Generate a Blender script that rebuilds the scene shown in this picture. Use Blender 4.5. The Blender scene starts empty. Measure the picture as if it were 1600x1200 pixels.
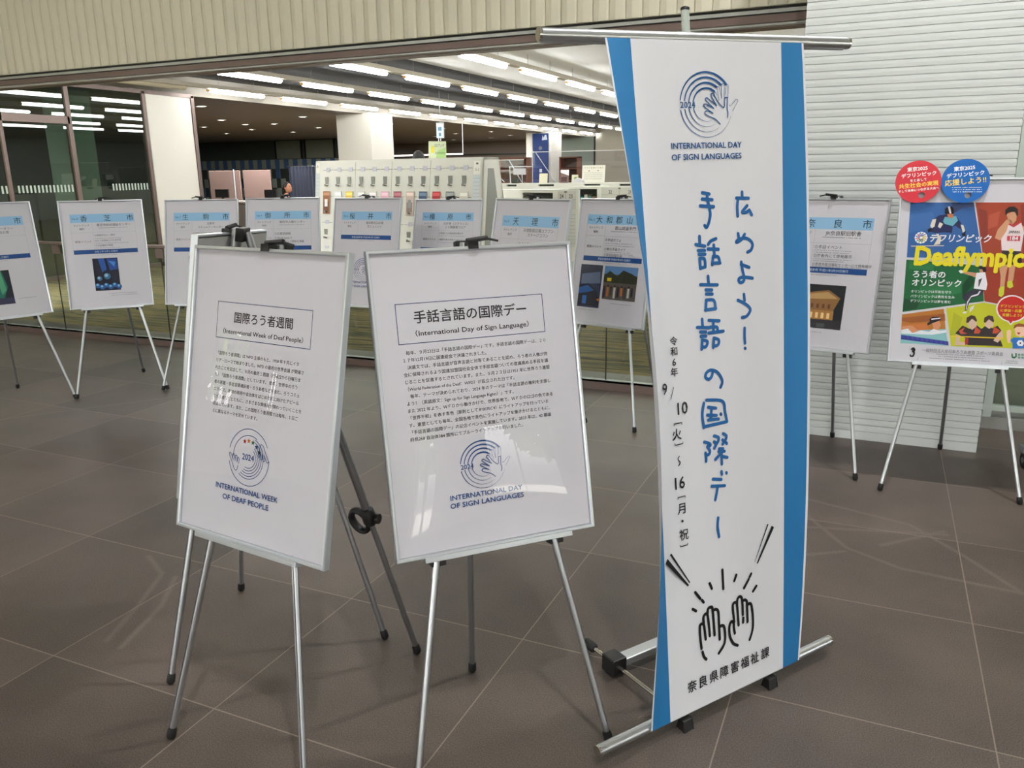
import bpy, math, random
from mathutils import Vector, Matrix
from mathutils.geometry import tessellate_polygon

random.seed(4)
R = math.radians
SC = bpy.context.scene
COL = SC.collection

# ------------------------------------------------------------------ camera
yaw, pit, rol = 0.42517, 0.25617, -0.0132
fw = Vector((-math.sin(yaw), math.cos(yaw), 0)); rt = Vector((math.cos(yaw), math.sin(yaw), 0)); up = Vector((0, 0, 1))
f2 = fw * math.cos(pit) - up * math.sin(pit); u2 = up * math.cos(pit) + fw * math.sin(pit)
r3 = rt * math.cos(rol) + u2 * math.sin(rol); u3 = u2 * math.cos(rol) - rt * math.sin(rol)
cam = bpy.data.cameras.new('camera'); cam.sensor_width = 36.0; cam.lens = 1263.73 / 1600 * 36; cam.clip_end = 200; cam.clip_start = .02
camo = bpy.data.objects.new('camera', cam); COL.objects.link(camo)
camo.matrix_world = Matrix(((r3.x, u3.x, -f2.x, 0), (r3.y, u3.y, -f2.y, 0), (r3.z, u3.z, -f2.z, 1.5), (0, 0, 0, 1)))
SC.camera = camo

# ------------------------------------------------------------------ world, exposure
w = bpy.data.worlds.new('world'); SC.world = w; w.use_nodes = True
nt = w.node_tree; bg = nt.nodes['Background']
sky = nt.nodes.new('ShaderNodeTexSky'); sky.sky_type = 'NISHITA'; sky.sun_disc = False
sky.sun_elevation = R(48); sky.sun_rotation = R(200); sky.air_density = 1.2; sky.dust_density = 3.0; sky.ozone_density = 1.0
hs = nt.nodes.new('ShaderNodeHueSaturation'); hs.inputs['Saturation'].default_value = .10
nt.links.new(sky.outputs[0], hs.inputs['Color']); nt.links.new(hs.outputs[0], bg.inputs[0]); bg.inputs[1].default_value = 3.6
SC.view_settings.view_transform = 'Standard'; SC.view_settings.look = 'None'
SC.view_settings.exposure = -0.42; SC.view_settings.gamma = 1.0; SC.view_settings.use_curve_mapping = False
sun = bpy.data.lights.new('sun', 'SUN'); sun.energy = 120.0; sun.angle = R(.6); sun.color = (1.0, .97, .92)
suno = bpy.data.objects.new('sun', sun); COL.objects.link(suno); suno.rotation_euler = (R(28), R(26), 0)
LAMP_W = 150.0        # each recessed ceiling lamp of the hall
STRIP = 46.0          # surface strength of the library's strip lamps

# ------------------------------------------------------------------ materials
def lin(c):
    return tuple(((x / 255) / 12.92 if x <= 10.31 else ((x / 255 + .055) / 1.055) ** 2.4) for x in c) + (1.0,)
_M = {}
def mat(name, c=(200, 200, 200), rough=.5, metal=0.0, spec=.5, var=.04, scale=40, emit=0):
    if name in _M: return _M[name]
    m = bpy.data.materials.new(name); m.use_nodes = True; t = m.node_tree; b = t.nodes['Principled BSDF']
    b.inputs['Roughness'].default_value = rough; b.inputs['Metallic'].default_value = metal
    b.inputs['Specular IOR Level'].default_value = spec
    col = lin(c)
    if var:
        n = t.nodes.new('ShaderNodeTexNoise'); n.inputs['Scale'].default_value = scale; n.inputs['Detail'].default_value = 3
        tc = t.nodes.new('ShaderNodeTexCoord'); t.links.new(tc.outputs['Object'], n.inputs['Vector'])
        mx = t.nodes.new('ShaderNodeMix'); mx.data_type = 'RGBA'
        mx.inputs[6].default_value = tuple(x * (1 - var) for x in col[:3]) + (1,)
        mx.inputs[7].default_value = tuple(min(1, x * (1 + var)) for x in col[:3]) + (1,)
        t.links.new(n.outputs['Fac'], mx.inputs[0]); t.links.new(mx.outputs[2], b.inputs['Base Color'])
    else:
        b.inputs['Base Color'].default_value = col
    if emit:
        b.inputs['Emission Color'].default_value = col; b.inputs['Emission Strength'].default_value = emit
    _M[name] = m; return m
def ink(c, rough=.55):
    return mat('ink_%02x%02x%02x' % tuple(int(x) for x in c), c, rough, var=0, spec=.25)
def pane(name, tint=(245, 250, 248), ior=1.5, rough=0.0):
    if name in _M: return _M[name]
    m = bpy.data.materials.new(name); m.use_nodes = True; t = m.node_tree; t.nodes.clear()
    o = t.nodes.new('ShaderNodeOutputMaterial'); mx = t.nodes.new('ShaderNodeMixShader'); f = t.nodes.new('ShaderNodeFresnel')
    tr = t.nodes.new('ShaderNodeBsdfTransparent'); g = t.nodes.new('ShaderNodeBsdfGlossy')
    ge = t.nodes.new('ShaderNodeNewGeometry'); mm = t.nodes.new('ShaderNodeMath'); mm.operation = 'MULTIPLY_ADD'   # thin sheet: the same reflection from both sides
    mm.inputs[1].default_value = 1 / ior - ior; mm.inputs[2].default_value = ior; t.links.new(ge.outputs['Backfacing'], mm.inputs[0]); t.links.new(mm.outputs[0], f.inputs['IOR'])
    tr.inputs[0].default_value = lin(tint); g.inputs['Roughness'].default_value = rough
    t.links.new(f.outputs[0], mx.inputs[0]); t.links.new(tr.outputs[0], mx.inputs[1]); t.links.new(g.outputs[0], mx.inputs[2]); t.links.new(mx.outputs[0], o.inputs[0])
    _M[name] = m; return m

def floor_material():
    m = bpy.data.materials.new('floor_tile'); m.use_nodes = True; t = m.node_tree; N = t.nodes; L = t.links; b = N['Principled BSDF']
    g = N.new('ShaderNodeNewGeometry'); sx = N.new('ShaderNodeSeparateXYZ'); L.new(g.outputs['Position'], sx.inputs[0])
    def M2(op, a, bb=None):
        n = N.new('ShaderNodeMath'); n.operation = op
        for i, x in enumerate((a, bb)):
            if x is None: continue
            if isinstance(x, (int, float)): n.inputs[i].default_value = x
            else: L.new(x, n.inputs[i])
        return n.outputs[0]
    P = .6825
    def line(axis, off, wd):
        d = M2('DIVIDE', M2('SUBTRACT', sx.outputs[axis], off), P); d = M2('ABSOLUTE', M2('SUBTRACT', M2('FRACT', M2('ADD', d, 100.5)), .5))
        return M2('LESS_THAN', d, wd / P)
    ly = line(1, 1.497, .0022); lx = line(0, .405, .0019); both = M2('MAXIMUM', lx, ly)
    def cell(axis, off): return M2('FLOOR', M2('ADD', M2('DIVIDE', M2('SUBTRACT', sx.outputs[axis], off), P), 100))
    cx = N.new('ShaderNodeCombineXYZ'); L.new(cell(0, .405), cx.inputs[0]); L.new(cell(1, 1.497), cx.inputs[1])
    wn = N.new('ShaderNodeTexWhiteNoise'); L.new(cx.outputs[0], wn.inputs['Vector'])
    n1 = N.new('ShaderNodeTexNoise'); n1.inputs['Scale'].default_value = 260; n1.inputs['Detail'].default_value = 4; L.new(g.outputs['Position'], n1.inputs['Vector'])
    n2 = N.new('ShaderNodeTexNoise'); n2.inputs['Scale'].default_value = 2.2; n2.inputs['Detail'].default_value = 5; L.new(g.outputs['Position'], n2.inputs['Vector'])
    fac = M2('ADD', M2('ADD', M2('MULTIPLY', n1.outputs['Fac'], .75), M2('MULTIPLY', n2.outputs['Fac'], .35)), M2('MULTIPLY', wn.outputs['Value'], .12))
    cr = N.new('ShaderNodeValToRGB'); e = cr.color_ramp.elements
    e[0].position = .42; e[0].color = lin((54, 48, 44)); e[1].position = .82; e[1].color = lin((108, 97, 90)); L.new(fac, cr.inputs[0])
    # pale scuff marks, with caustic-like light streaks painted into the tile colour
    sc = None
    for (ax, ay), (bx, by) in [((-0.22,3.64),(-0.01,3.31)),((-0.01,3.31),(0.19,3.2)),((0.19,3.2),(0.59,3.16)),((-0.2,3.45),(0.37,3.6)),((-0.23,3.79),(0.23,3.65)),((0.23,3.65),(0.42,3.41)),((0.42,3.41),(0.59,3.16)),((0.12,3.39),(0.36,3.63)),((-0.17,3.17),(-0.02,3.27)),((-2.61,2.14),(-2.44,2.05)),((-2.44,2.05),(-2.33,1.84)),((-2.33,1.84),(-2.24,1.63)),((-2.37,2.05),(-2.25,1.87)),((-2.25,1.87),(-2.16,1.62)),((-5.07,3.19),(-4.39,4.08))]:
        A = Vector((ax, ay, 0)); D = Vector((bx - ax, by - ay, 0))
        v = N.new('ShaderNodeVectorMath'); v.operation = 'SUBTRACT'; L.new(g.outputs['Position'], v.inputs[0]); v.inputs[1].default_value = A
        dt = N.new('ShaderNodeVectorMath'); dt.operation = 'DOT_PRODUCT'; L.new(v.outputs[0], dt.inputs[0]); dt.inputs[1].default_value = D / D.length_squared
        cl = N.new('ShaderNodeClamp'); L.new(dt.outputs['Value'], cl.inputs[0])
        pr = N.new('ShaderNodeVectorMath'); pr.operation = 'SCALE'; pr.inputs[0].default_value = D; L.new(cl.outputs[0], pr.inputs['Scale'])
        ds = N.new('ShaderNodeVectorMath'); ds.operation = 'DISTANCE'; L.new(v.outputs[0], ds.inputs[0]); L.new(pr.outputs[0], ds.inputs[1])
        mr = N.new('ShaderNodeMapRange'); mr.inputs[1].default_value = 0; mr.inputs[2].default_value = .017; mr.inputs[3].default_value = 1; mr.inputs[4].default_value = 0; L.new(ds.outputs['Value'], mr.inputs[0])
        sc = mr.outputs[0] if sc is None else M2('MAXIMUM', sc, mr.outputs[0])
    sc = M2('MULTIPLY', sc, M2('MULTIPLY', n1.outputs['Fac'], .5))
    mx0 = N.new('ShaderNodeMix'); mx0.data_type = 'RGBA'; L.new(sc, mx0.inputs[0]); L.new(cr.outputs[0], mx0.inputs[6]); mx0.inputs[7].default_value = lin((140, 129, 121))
    mx = N.new('ShaderNodeMix'); mx.data_type = 'RGBA'; L.new(both, mx.inputs[0]); L.new(mx0.outputs[2], mx.inputs[6]); mx.inputs[7].default_value = lin((130, 117, 108))
    L.new(mx.outputs[2], b.inputs['Base Color'])
    b.inputs['Roughness'].default_value = .42; b.inputs['Specular IOR Level'].default_value = .35
    bp = N.new('ShaderNodeBump'); bp.inputs['Strength'].default_value = .12; bp.inputs['Distance'].default_value = .002; L.new(n1.outputs['Fac'], bp.inputs['Height']); L.new(bp.outputs[0], b.inputs['Normal'])
    return m
def carpet_material():
    m = bpy.data.materials.new('carpet_stripe'); m.use_nodes = True; t = m.node_tree; N = t.nodes; L = t.links; b = N['Principled BSDF']
    g = N.new('ShaderNodeNewGeometry'); mp = N.new('ShaderNodeMapping'); mp.inputs['Scale'].default_value = (.6, 8, 1); L.new(g.outputs['Position'], mp.inputs[0])
    n = N.new('ShaderNodeTexNoise'); n.inputs['Scale'].default_value = 1.3; n.inputs['Detail'].default_value = 4; n.inputs['Roughness'].default_value = .6; L.new(mp.outputs[0], n.inputs['Vector'])
    cr = N.new('ShaderNodeValToRGB'); el = cr.color_ramp.elements
    el[0].position = .30; el[0].color = lin((44, 44, 36)); el[1].position = .74; el[1].color = lin((150, 128, 82))
    for p, c in ((.42, (72, 70, 54)), (.50, (124, 108, 72)), (.56, (82, 78, 60)), (.64, (60, 60, 50))):
        x = el.new(p); x.color = lin(c)
    L.new(n.outputs['Fac'], cr.inputs[0]); L.new(cr.outputs[0], b.inputs['Base Color']); b.inputs['Roughness'].default_value = .95; b.inputs['Specular IOR Level'].default_value = .1
    return m
def stripe_material(name, c1, c2, axis, scale, rough=.5, spec=.5):
    m = bpy.data.materials.new(name); m.use_nodes = True; t = m.node_tree; N = t.nodes; L = t.links; b = N['Principled BSDF']
    g = N.new('ShaderNodeNewGeometry'); wv = N.new('ShaderNodeTexWave'); wv.bands_direction = axis; wv.inputs['Scale'].default_value = scale; wv.inputs['Distortion'].default_value = 0
    L.new(g.outputs['Position'], wv.inputs['Vector']); mx = N.new('ShaderNodeMix'); mx.data_type = 'RGBA'; L.new(wv.outputs['Fac'], mx.inputs[0])
    mx.inputs[6].default_value = lin(c1); mx.inputs[7].default_value = lin(c2); L.new(mx.outputs[2], b.inputs['Base Color'])
    b.inputs['Roughness'].default_value = rough; b.inputs['Specular IOR Level'].default_value = spec
    return m

ALU = mat('aluminium', (196, 200, 204), .32, 1.0, var=.03, scale=25)
ALU_DK = mat('grey_aluminium', (158, 160, 164), .38, 1.0, var=.03, scale=25)
CHROME = mat('chrome', (214, 212, 208), .12, 1.0, var=.01)
FRAME_W = mat('pale_frame_metal', (214, 220, 226), .3, .75, var=.02)
BLACK = mat('black_plastic', (16, 16, 18), .45, var=.1, scale=60)
RUBBER = mat('black_rubber', (14, 14, 15), .7, var=.1, scale=80)
PAPER = mat('white_paper', (216, 215, 220), .6, spec=.3, var=.012, scale=6)
BACKING = mat('grey_backing_board', (150, 150, 148), .8, var=.03)
ACRYL = pane('clear_acrylic', (250, 250, 252), 1.46, .004)
GLASS = pane('green_glass', (236, 242, 238), 1.5)
DKGLASS = pane('grey_glass', (190, 204, 196), 1.7)

# ------------------------------------------------------------------ mesh helpers
class MB:
    def __init__(s): s.v = []; s.f = []; s.mi = []; s.mats = []; s.sm = []
    def mid(s, m):
        if m not in s.mats: s.mats.append(m)
        return s.mats.index(m)
    def add(s, vs, fs, m, smooth=False):
        o = len(s.v); k = s.mid(m); s.v += [tuple(v) for v in vs]
        for f in fs: s.f.append([i + o for i in f]); s.mi.append(k); s.sm.append(smooth)
        return s
    def box(s, x0, x1, y0, y1, z0, z1, m):
        return s.add([(x0, y0, z0), (x1, y0, z0), (x1, y1, z0), (x0, y1, z0), (x0, y0, z1), (x1, y0, z1), (x1, y1, z1), (x0, y1, z1)],
                     [(0, 3, 2, 1), (4, 5, 6, 7), (0, 1, 5, 4), (1, 2, 6, 5), (2, 3, 7, 6), (3, 0, 4, 7)], m)
    def obox(s, c, ax, ay, az, hx, hy, hz, m):
        c = Vector(c); vs = []
        for k in (-1, 1):
            for a, b in ((-1, -1), (1, -1), (1, 1), (-1, 1)): vs.append(c + Vector(ax) * hx * a + Vector(ay) * hy * b + Vector(az) * hz * k)
        return s.add(vs, [(0, 3, 2, 1), (4, 5, 6, 7), (0, 1, 5, 4), (1, 2, 6, 5), (2, 3, 7, 6), (3, 0, 4, 7)], m)
    def tube(s, p0, p1, r0, m, r1=None, n=14, cap=True):
        r1 = r0 if r1 is None else r1; p0 = Vector(p0); p1 = Vector(p1); d = (p1 - p0).normalized()
        a = d.orthogonal().normalized(); b = d.cross(a); vs = []
        for p, r in ((p0, r0), (p1, r1)):
            for i in range(n):
                t = 2 * math.pi * i / n; vs.append(p + (a * math.cos(t) + b * math.sin(t)) * r)
        s.add(vs, [(i, (i + 1) % n, n + (i + 1) % n, n + i) for i in range(n)], m, True)
        if cap: s.add(vs[:n], [tuple(range(n - 1, -1, -1))], m); s.add(vs[n:], [tuple(range(n))], m)
        return s
    def lathe(s, o, d, prof, m, n=18):      # prof: (along, radius)
        o = Vector(o); d = Vector(d).normalized(); a = d.orthogonal().normalized(); b = d.cross(a); vs = []
        for h, r in prof:
            for i in range(n):
                t = 2 * math.pi * i / n; vs.append(o + d * h + (a * math.cos(t) + b * math.sin(t)) * r)
        fs = []
        for k in range(len(prof) - 1):
            for i in range(n): fs.append((k * n + i, k * n + (i + 1) % n, (k + 1) * n + (i + 1) % n, (k + 1) * n + i))
        s.add(vs, fs, m, True); s.add(vs[:n], [tuple(range(n - 1, -1, -1))], m); s.add(vs[-n:], [tuple(range(n))], m)
        return s
    def ring(s, c, ax, ay, R0, r, m, n=24, k=8, sy=1.0):   # torus in the plane ax, ay
        c = Vector(c); ax = Vector(ax); ay = Vector(ay); az = ax.cross(ay).normalized(); vs = []
        for i in range(n):
            t = 2 * math.pi * i / n; e = ax * math.cos(t) + ay * math.sin(t) * sy
            for j in range(k):
                q = 2 * math.pi * j / k; vs.append(c + e * R0 + e.normalized() * r * math.cos(q) + az * r * 1.5 * math.sin(q))
        return s.add(vs, [(i * k + j, ((i + 1) % n) * k + j, ((i + 1) % n) * k + (j + 1) % k, i * k + (j + 1) % k) for i in range(n) for j in range(k)], m, True)
    def extr(s, poly, o, ax, ay, az, dep, m):    # 2D polygon in ax, ay pushed along az by dep
        o = Vector(o); ax = Vector(ax); ay = Vector(ay); az = Vector(az); n = len(poly)
        vs = [o + ax * p[0] + ay * p[1] for p in poly]; vs += [v + az * dep for v in vs]
        tri = tessellate_polygon([[Vector((p[0], p[1], 0)) for p in poly]])
        fs = [tuple(t) for t in tri] + [tuple(n + i for i in reversed(t)) for t in tri] + [(i, (i + 1) % n, n + (i + 1) % n, n + i) for i in range(n)]
        return s.add(vs, fs, m)
    def ball(s, c, r, m, nu=14, nv=10, sx=1, sy=1, sz=1):
        vs = []; fs = []
        for j in range(nv + 1):
            p = math.pi * j / nv
            for i in range(nu):
                t = 2 * math.pi * i / nu; vs.append((c[0] + r * sx * math.sin(p) * math.cos(t), c[1] + r * sy * math.sin(p) * math.sin(t), c[2] + r * sz * math.cos(p)))
        for j in range(nv):
            for i in range(nu): fs.append((j * nu + i, (j + 1) * nu + i, (j + 1) * nu + (i + 1) % nu, j * nu + (i + 1) % nu))
        return s.add(vs, fs, m, True)
    def mesh(s, name):
        me = bpy.data.meshes.new(name); me.from_pydata(s.v, [], s.f)
        for m in s.mats: me.materials.append(m)
        me.polygons.foreach_set('material_index', s.mi); me.polygons.foreach_set('use_smooth', s.sm); me.update(); return me
    def build(s, name, parent=None, bevel=0, label=None):
        o = bpy.data.objects.new(name, s.mesh(name)); COL.objects.link(o)
        if parent: o.parent = parent
        if bevel:
            b = o.modifiers.new('bevel', 'BEVEL'); b.width = bevel; b.segments = 2; b.limit_method = 'ANGLE'; b.angle_limit = R(50)
        if label: o['label'] = label
        return o
def tag(o, label, cat, group=None, kind=None):
    o['label'] = label; o['category'] = cat
    if group: o['group'] = group
    if kind: o['kind'] = kind
    return o
def empty(name, label, cat, loc=(0, 0, 0), rz=0, group=None, M=None):
    o = bpy.data.objects.new(name, None); COL.objects.link(o); o.empty_display_size = .1
    if M is not None: o.matrix_world = M
    else: o.location = loc; o.rotation_euler = (0, 0, rz)
    return tag(o, label, cat, group)
def struct(o): o['kind'] = 'structure'; return o
def dup(root, loc, label=None, rz=None):
    r = root.copy(); COL.objects.link(r); r.location = loc
    if rz is not None: r.rotation_euler = (0, 0, rz)
    if label: r['label'] = label
    for ch in list(root.children):
        c = ch.copy(); COL.objects.link(c); c.parent = r
        for g in list(ch.children):
            d = g.copy(); COL.objects.link(d); d.parent = c
    return r
ORD = ['first', 'second', 'third', 'fourth', 'fifth', 'sixth', 'seventh', 'eighth', 'ninth', 'tenth', 'eleventh', 'twelfth', 'thirteenth', 'fourteenth', 'fifteenth', 'sixteenth']

# ------------------------------------------------------------------ lettering
_fc = bpy.data.curves.new('lettering', 'FONT'); _fo = bpy.data.objects.new('lettering', _fc); COL.objects.link(_fo)
_fc.dimensions = '2D'; _fc.fill_mode = 'FRONT'; _fc.resolution_u = 2
_tc = {}
def glyphs(body, bold=0.0):
    k = (body, bold)
    if k in _tc: return _tc[k]
    _fc.body = body; _fc.offset = bold
    dg = bpy.context.evaluated_depsgraph_get(); dg.update(); e = _fo.evaluated_get(dg); me = e.to_mesh()
    vs = [(v.co.x, v.co.y) for v in me.vertices]; fs = [tuple(p.vertices) for p in me.polygons]; e.to_mesh_clear()
    _tc[k] = (vs, fs); return _tc[k]

class Sheet(MB):
    """printing in millimetres on a surface F(u, v, lift) -> point"""
    def __init__(s, F): super().__init__(); s.F = F; s.kk = 1.0
    def lift(s, k):
        if k == 0: return 0
        if isinstance(k, float): return k
        s.kk += .11; return s.kk
    def pt(s, u, v, k): return s.F(u / 1000, v / 1000, k * .00022)
    def poly(s, pts, c, k=2):
        k = s.lift(k); tri = tessellate_polygon([[Vector((p[0], p[1], 0)) for p in pts]])
        fs = []
        for a, b, d in tri:
            A, B, D = pts[a], pts[b], pts[d]; cr = (B[0] - A[0]) * (D[1] - A[1]) - (B[1] - A[1]) * (D[0] - A[0])
            fs.append((a, b, d) if cr > 0 else (a, d, b))
        s.add([s.pt(p[0], p[1], k) for p in pts], fs, c if isinstance(c, bpy.types.Material) else ink(c))
    def rect(s, u0, u1, v0, v1, c, k=2): s.poly([(u0, v0), (u1, v0), (u1, v1), (u0, v1)], c, k)
    def outline(s, u0, u1, v0, v1, w, c, k=3):
        k = s.lift(k); s.rect(u0, u1, v0, v0 + w, c, k); s.rect(u0, u1, v1 - w, v1, c, k); s.rect(u0, u0 + w, v0, v1, c, k); s.rect(u1 - w, u1, v0, v1, c, k)
    def disc(s, u, v, r, c, k=3, n=20, ry=None):
        ry = ry or r; s.poly([(u + r * math.cos(2 * math.pi * i / n), v + ry * math.sin(2 * math.pi * i / n)) for i in range(n)], c, k)
    def stroke(s, pts, w, c, k=3, w1=None, cap=True):
        k = s.lift(k); n = len(pts); w1 = w if w1 is None else w1; L = []; Rr = []
        for i, p in enumerate(pts):
            a = pts[max(0, i - 1)]; b = pts[min(n - 1, i + 1)]; dx, dy = b[0] - a[0], b[1] - a[1]; l = math.hypot(dx, dy) or 1
            h = (w + (w1 - w) * i / max(1, n - 1)) / 2; L.append((p[0] - dy / l * h, p[1] + dx / l * h)); Rr.append((p[0] + dy / l * h, p[1] - dx / l * h))
        vs = [s.pt(*p, k) for p in L + Rr]; s.add(vs, [(i, n + i, n + i + 1, i + 1) for i in range(n - 1)], c if isinstance(c, bpy.types.Material) else ink(c))
        if cap: s.disc(*pts[0], w / 2, c, k, 10); s.disc(*pts[-1], w1 / 2, c, k, 10)
    def smooth(s, pts, w, c, k=3, **kw):
        if len(pts) > 2:
            q = []; P = [pts[0]] + list(pts) + [pts[-1]]
            for i in range(1, len(P) - 2):
                for j in range(5):
                    t = j / 5; a, b, d, e = P[i - 1], P[i], P[i + 1], P[i + 2]
                    q.append(tuple(.5 * (2 * b[m] + (d[m] - a[m]) * t + (2 * a[m] - 5 * b[m] + 4 * d[m] - e[m]) * t * t + (3 * b[m] - a[m] - 3 * d[m] + e[m]) * t ** 3) for m in (0, 1)))
            q.append(pts[-1]); pts = q
        s.stroke(pts, w, c, k, **kw)
    def arc(s, u, v, r, a0, a1, w, c, k=3, w1=None, n=40):
        s.stroke([(u + r * math.cos(R(a0 + (a1 - a0) * i / n)), v + r * math.sin(R(a0 + (a1 - a0) * i / n))) for i in range(n + 1)], w, c, k, w1=w1, cap=False)
    def text(s, body, u, v, size, c, al='c', bold=0.0, fit=None, xs=1.0, k=4, slant=0, rot=0, base=False):
        """v is the middle of the CJK body unless base, then the baseline; fit sets the width"""
        vs, fs = glyphs(body); k = s.lift(k)
        if not vs: return
        x0 = min(p[0] for p in vs); x1 = max(p[0] for p in vs)
        if fit: xs = fit / ((x1 - x0) * size)
        cp = [(0, 0)]
        if bold > .011: cp = [(bold * .85 * math.cos(math.pi * i / 4), bold * .85 * math.sin(math.pi * i / 4)) for i in range(0, 8, 1 if bold > .03 else 2)]
        elif bold: cp = [(-bold * .7, 0), (bold * .7, 0)]
        ox = {'c': (x0 + x1) / 2, 'l': x0 if fit else 0, 'r': x1}[al]; oy = 0 if base else .38
        ca, sa = math.cos(R(rot)), math.sin(R(rot))
        for dx, dy in cp:
            out = []
            for x, y in vs:
                a = ((x + dx - ox) + (y - oy) * slant) * size * xs; b = (y + dy - oy) * size
                out.append(s.pt(u + a * ca - b * sa, v + a * sa + b * ca, k))
            k += .09; s.kk = max(s.kk, k)
            s.add(out, fs, ink(c) if not isinstance(c, bpy.types.Material) else c)
    def marks(s, u, v, width, size, c=(150, 150, 156), k=3, seed=0):   # print too fine to read
        k = s.lift(k); rr = random.Random(seed + int(u * 7 + v * 13)); x = u
        while x < u + width:
            l = rr.uniform(.5, 1.0) * size; s.rect(x, min(u + width, x + l), v - size * .28, v + size * .28, c, k); x += l + size * rr.choice((.25, .3, .3, .9))

# ------------------------------------------------------------------ traced lettering and pictures (millimetres on their own surface)
HANDWRITING=[[(90,1395),(90,1379)],[(71,1380),(111,1378)],[(76,1378),(73,1358),(74,1333)],[(106,1359),(98,1352),(89,1343),(99,1341),(113,1346)],[(113,1347),(121,1334)],[(74,1287),(76,1276),(82,1269)],[(96,1284),(83,1270),(68,1264),(70,1269),(83,1273),(101,1273),(116,1265),(122,1254),(116,1241),(104,1236)],[(81,1205),(109,1195)],[(82,1211),(86,1189),(91,1170),(88,1159),(77,1157),(72,1165),(80,1170),(99,1169),(120,1165)],[(89,1124),(91,1107)],[(68,1110),(89,1100),(105,1089),(110,1078),(97,1064),(81,1062)],[(-39,1398),(-17,1394)],[(-40,1382),(-8,1379)],[(-47,1365),(-4,1361)],[(-24,1394),(-23,1380),(-19,1363),(-16,1342),(-21,1322),(-29,1309),(-35,1314)],[(-53,1287),(-53,1266)],[(-66,1267),(-37,1261)],[(-59,1251),(-38,1250)],[(-57,1241),(-37,1240)],[(-55,1230),(-54,1204)],[(-55,1230),(-40,1228),(-38,1207)],[(-54,1205),(-38,1207)],[(0,1278),(-17,1273),(-26,1265)],[(-27,1253),(7,1250)],[(-8,1262),(-7,1233)],[(-11,1233),(-15,1211)],[(-11,1232),(5,1230),(10,1214)],[(-15,1215),(11,1214)],[(-30,1182),(-29,1160)],[(-56,1162),(0,1157)],[(-39,1147),(-19,1145)],[(-38,1136),(-18,1134)],[(-39,1119),(-42,1093)],[(-39,1120),(-14,1117),(-9,1094)],[(-43,1094),(-8,1095)],[(89,1032),(88,1010),(89,991)],[(89,977),(90,976)],[(-55,1071),(-54,1050)],[(-72,1051),(-32,1046)],[(-62,1038),(-44,1036)],[(-61,1026),(-44,1025)],[(-57,1017),(-60,992)],[(-57,1016),(-40,1010),(-46,997),(-59,998)],[(-33,1066),(2,1061)],[(-18,1063),(-19,1033)],[(-31,1047),(-7,1045),(-5,1033)],[(-35,1032),(15,1032)],[(-18,1017),(-21,992)],[(-18,1017),(-2,1010),(-5,997),(-20,995)],[(-25,931),(-30,915),(-41,908),(-51,916),(-47,927),(-33,932),(-14,926),(0,911),(6,895),(-1,881)],[(-60,846),(-67,815),(-63,780)],[(-51,853),(4,842),(12,812),(18,783)],[(-63,782),(18,783)],[(-46,833),(-19,826)],[(-50,812),(-18,806)],[(-35,829),(-38,798)],[(-47,798),(-11,795)],[(-3,808),(-2,806)],[(-64,740),(-53,736),(-44,730),(-45,726),(-54,726),(-51,721),(-46,713),(-47,706),(-52,703),(-58,703)],[(-61,709),(-60,696),(-60,686)],[(-29,751),(-14,744),(-15,735),(-21,728),(-30,717)],[(-30,735),(-21,729)],[(3,752),(14,744),(11,734),(4,728),(0,723)],[(0,735),(9,728),(15,722)],[(-13,712),(1,710)],[(-15,705),(6,702)],[(-4,704),(-5,686),(-5,668)],[(-14,694),(-22,689),(-28,685)],[(0,688),(15,683)],[(-7,647),(-6,639)],[(10,641),(11,639)],[(-39,632),(-9,625)],[(-44,613),(3,605)],[(-23,608),(-28,588),(-33,572)],[(-25,519),(-28,494),(-24,464)]]
CLAP=[([(-105,161),(-108,194),(-108,224),(-105,231),(-97,231),(-92,223),(-88,183)],7),([(-93,231),(-93,249),(-85,256),(-77,248),(-72,188)],7),([(-77,255),(-75,268),(-65,270),(-58,260),(-54,185)],7),([(-56,258),(-45,258),(-37,248),(-36,217),(-35,166)],7),([(-32,203),(-24,204),(-16,195),(-14,164),(-21,143),(-41,126)],7),([(-102,150),(-97,134),(-89,124)],7),([(34,125),(17,137),(5,161),(3,186),(7,201),(15,204),(21,195),(21,184),(24,165)],7),([(23,199),(19,246),(23,256),(32,256),(36,245),(40,185)],7),([(36,247),(37,261),(42,268),(50,268),(56,257),(58,211)],7),([(59,201),(58,188)],7),([(57,251),(64,254),(73,249),(75,237),(76,184)],7),([(77,235),(85,237),(93,229),(98,191),(96,156),(83,127)],7),([(-16,366),(-15,310)],8),([(-65,340),(-58,323)],8),([(36,337),(28,322)],8),([(94,325),(88,317)],8),([(84,311),(65,290)],8),([(114,282),(100,270)],8),([(-119,329),(-102,306)],8),([(-96,300),(-90,292)],8),([(-131,284),(-119,275)],8)]
WEDGES=[[(-228,441),(-216,451),(-140,356),(-144,353)],[(-204,458),(-197,460),(-135,362),(-138,361)],[(179,449),(188,442),(121,348),(117,351)],[(162,458),(166,456),(110,356),(109,357)]]
LOGO_FRONT=[[(0.5,-0.599),(0.323,-0.446),(0.085,-0.36),(-0.064,-0.279),(-0.07,-0.225),(-0.021,-0.193),(0.071,-0.2),(0.237,-0.265)],[(0.237,-0.265),(-0.094,-0.055),(-0.12,-0.001),(-0.059,0.024),(0.02,-0.001),(0.276,-0.114)],[(0.276,-0.114),(-0.022,0.136),(-0.032,0.19),(0.029,0.216),(0.087,0.174),(0.38,-0.024)],[(0.38,-0.024),(0.19,0.264),(0.185,0.328),(0.242,0.35),(0.292,0.303),(0.464,0.062),(0.641,-0.092)],[(0.641,-0.092),(0.688,-0.028),(0.703,0.201),(0.814,0.223)],[(0.814,0.223),(0.791,-0.099),(0.819,-0.261),(0.794,-0.39)]]
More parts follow.
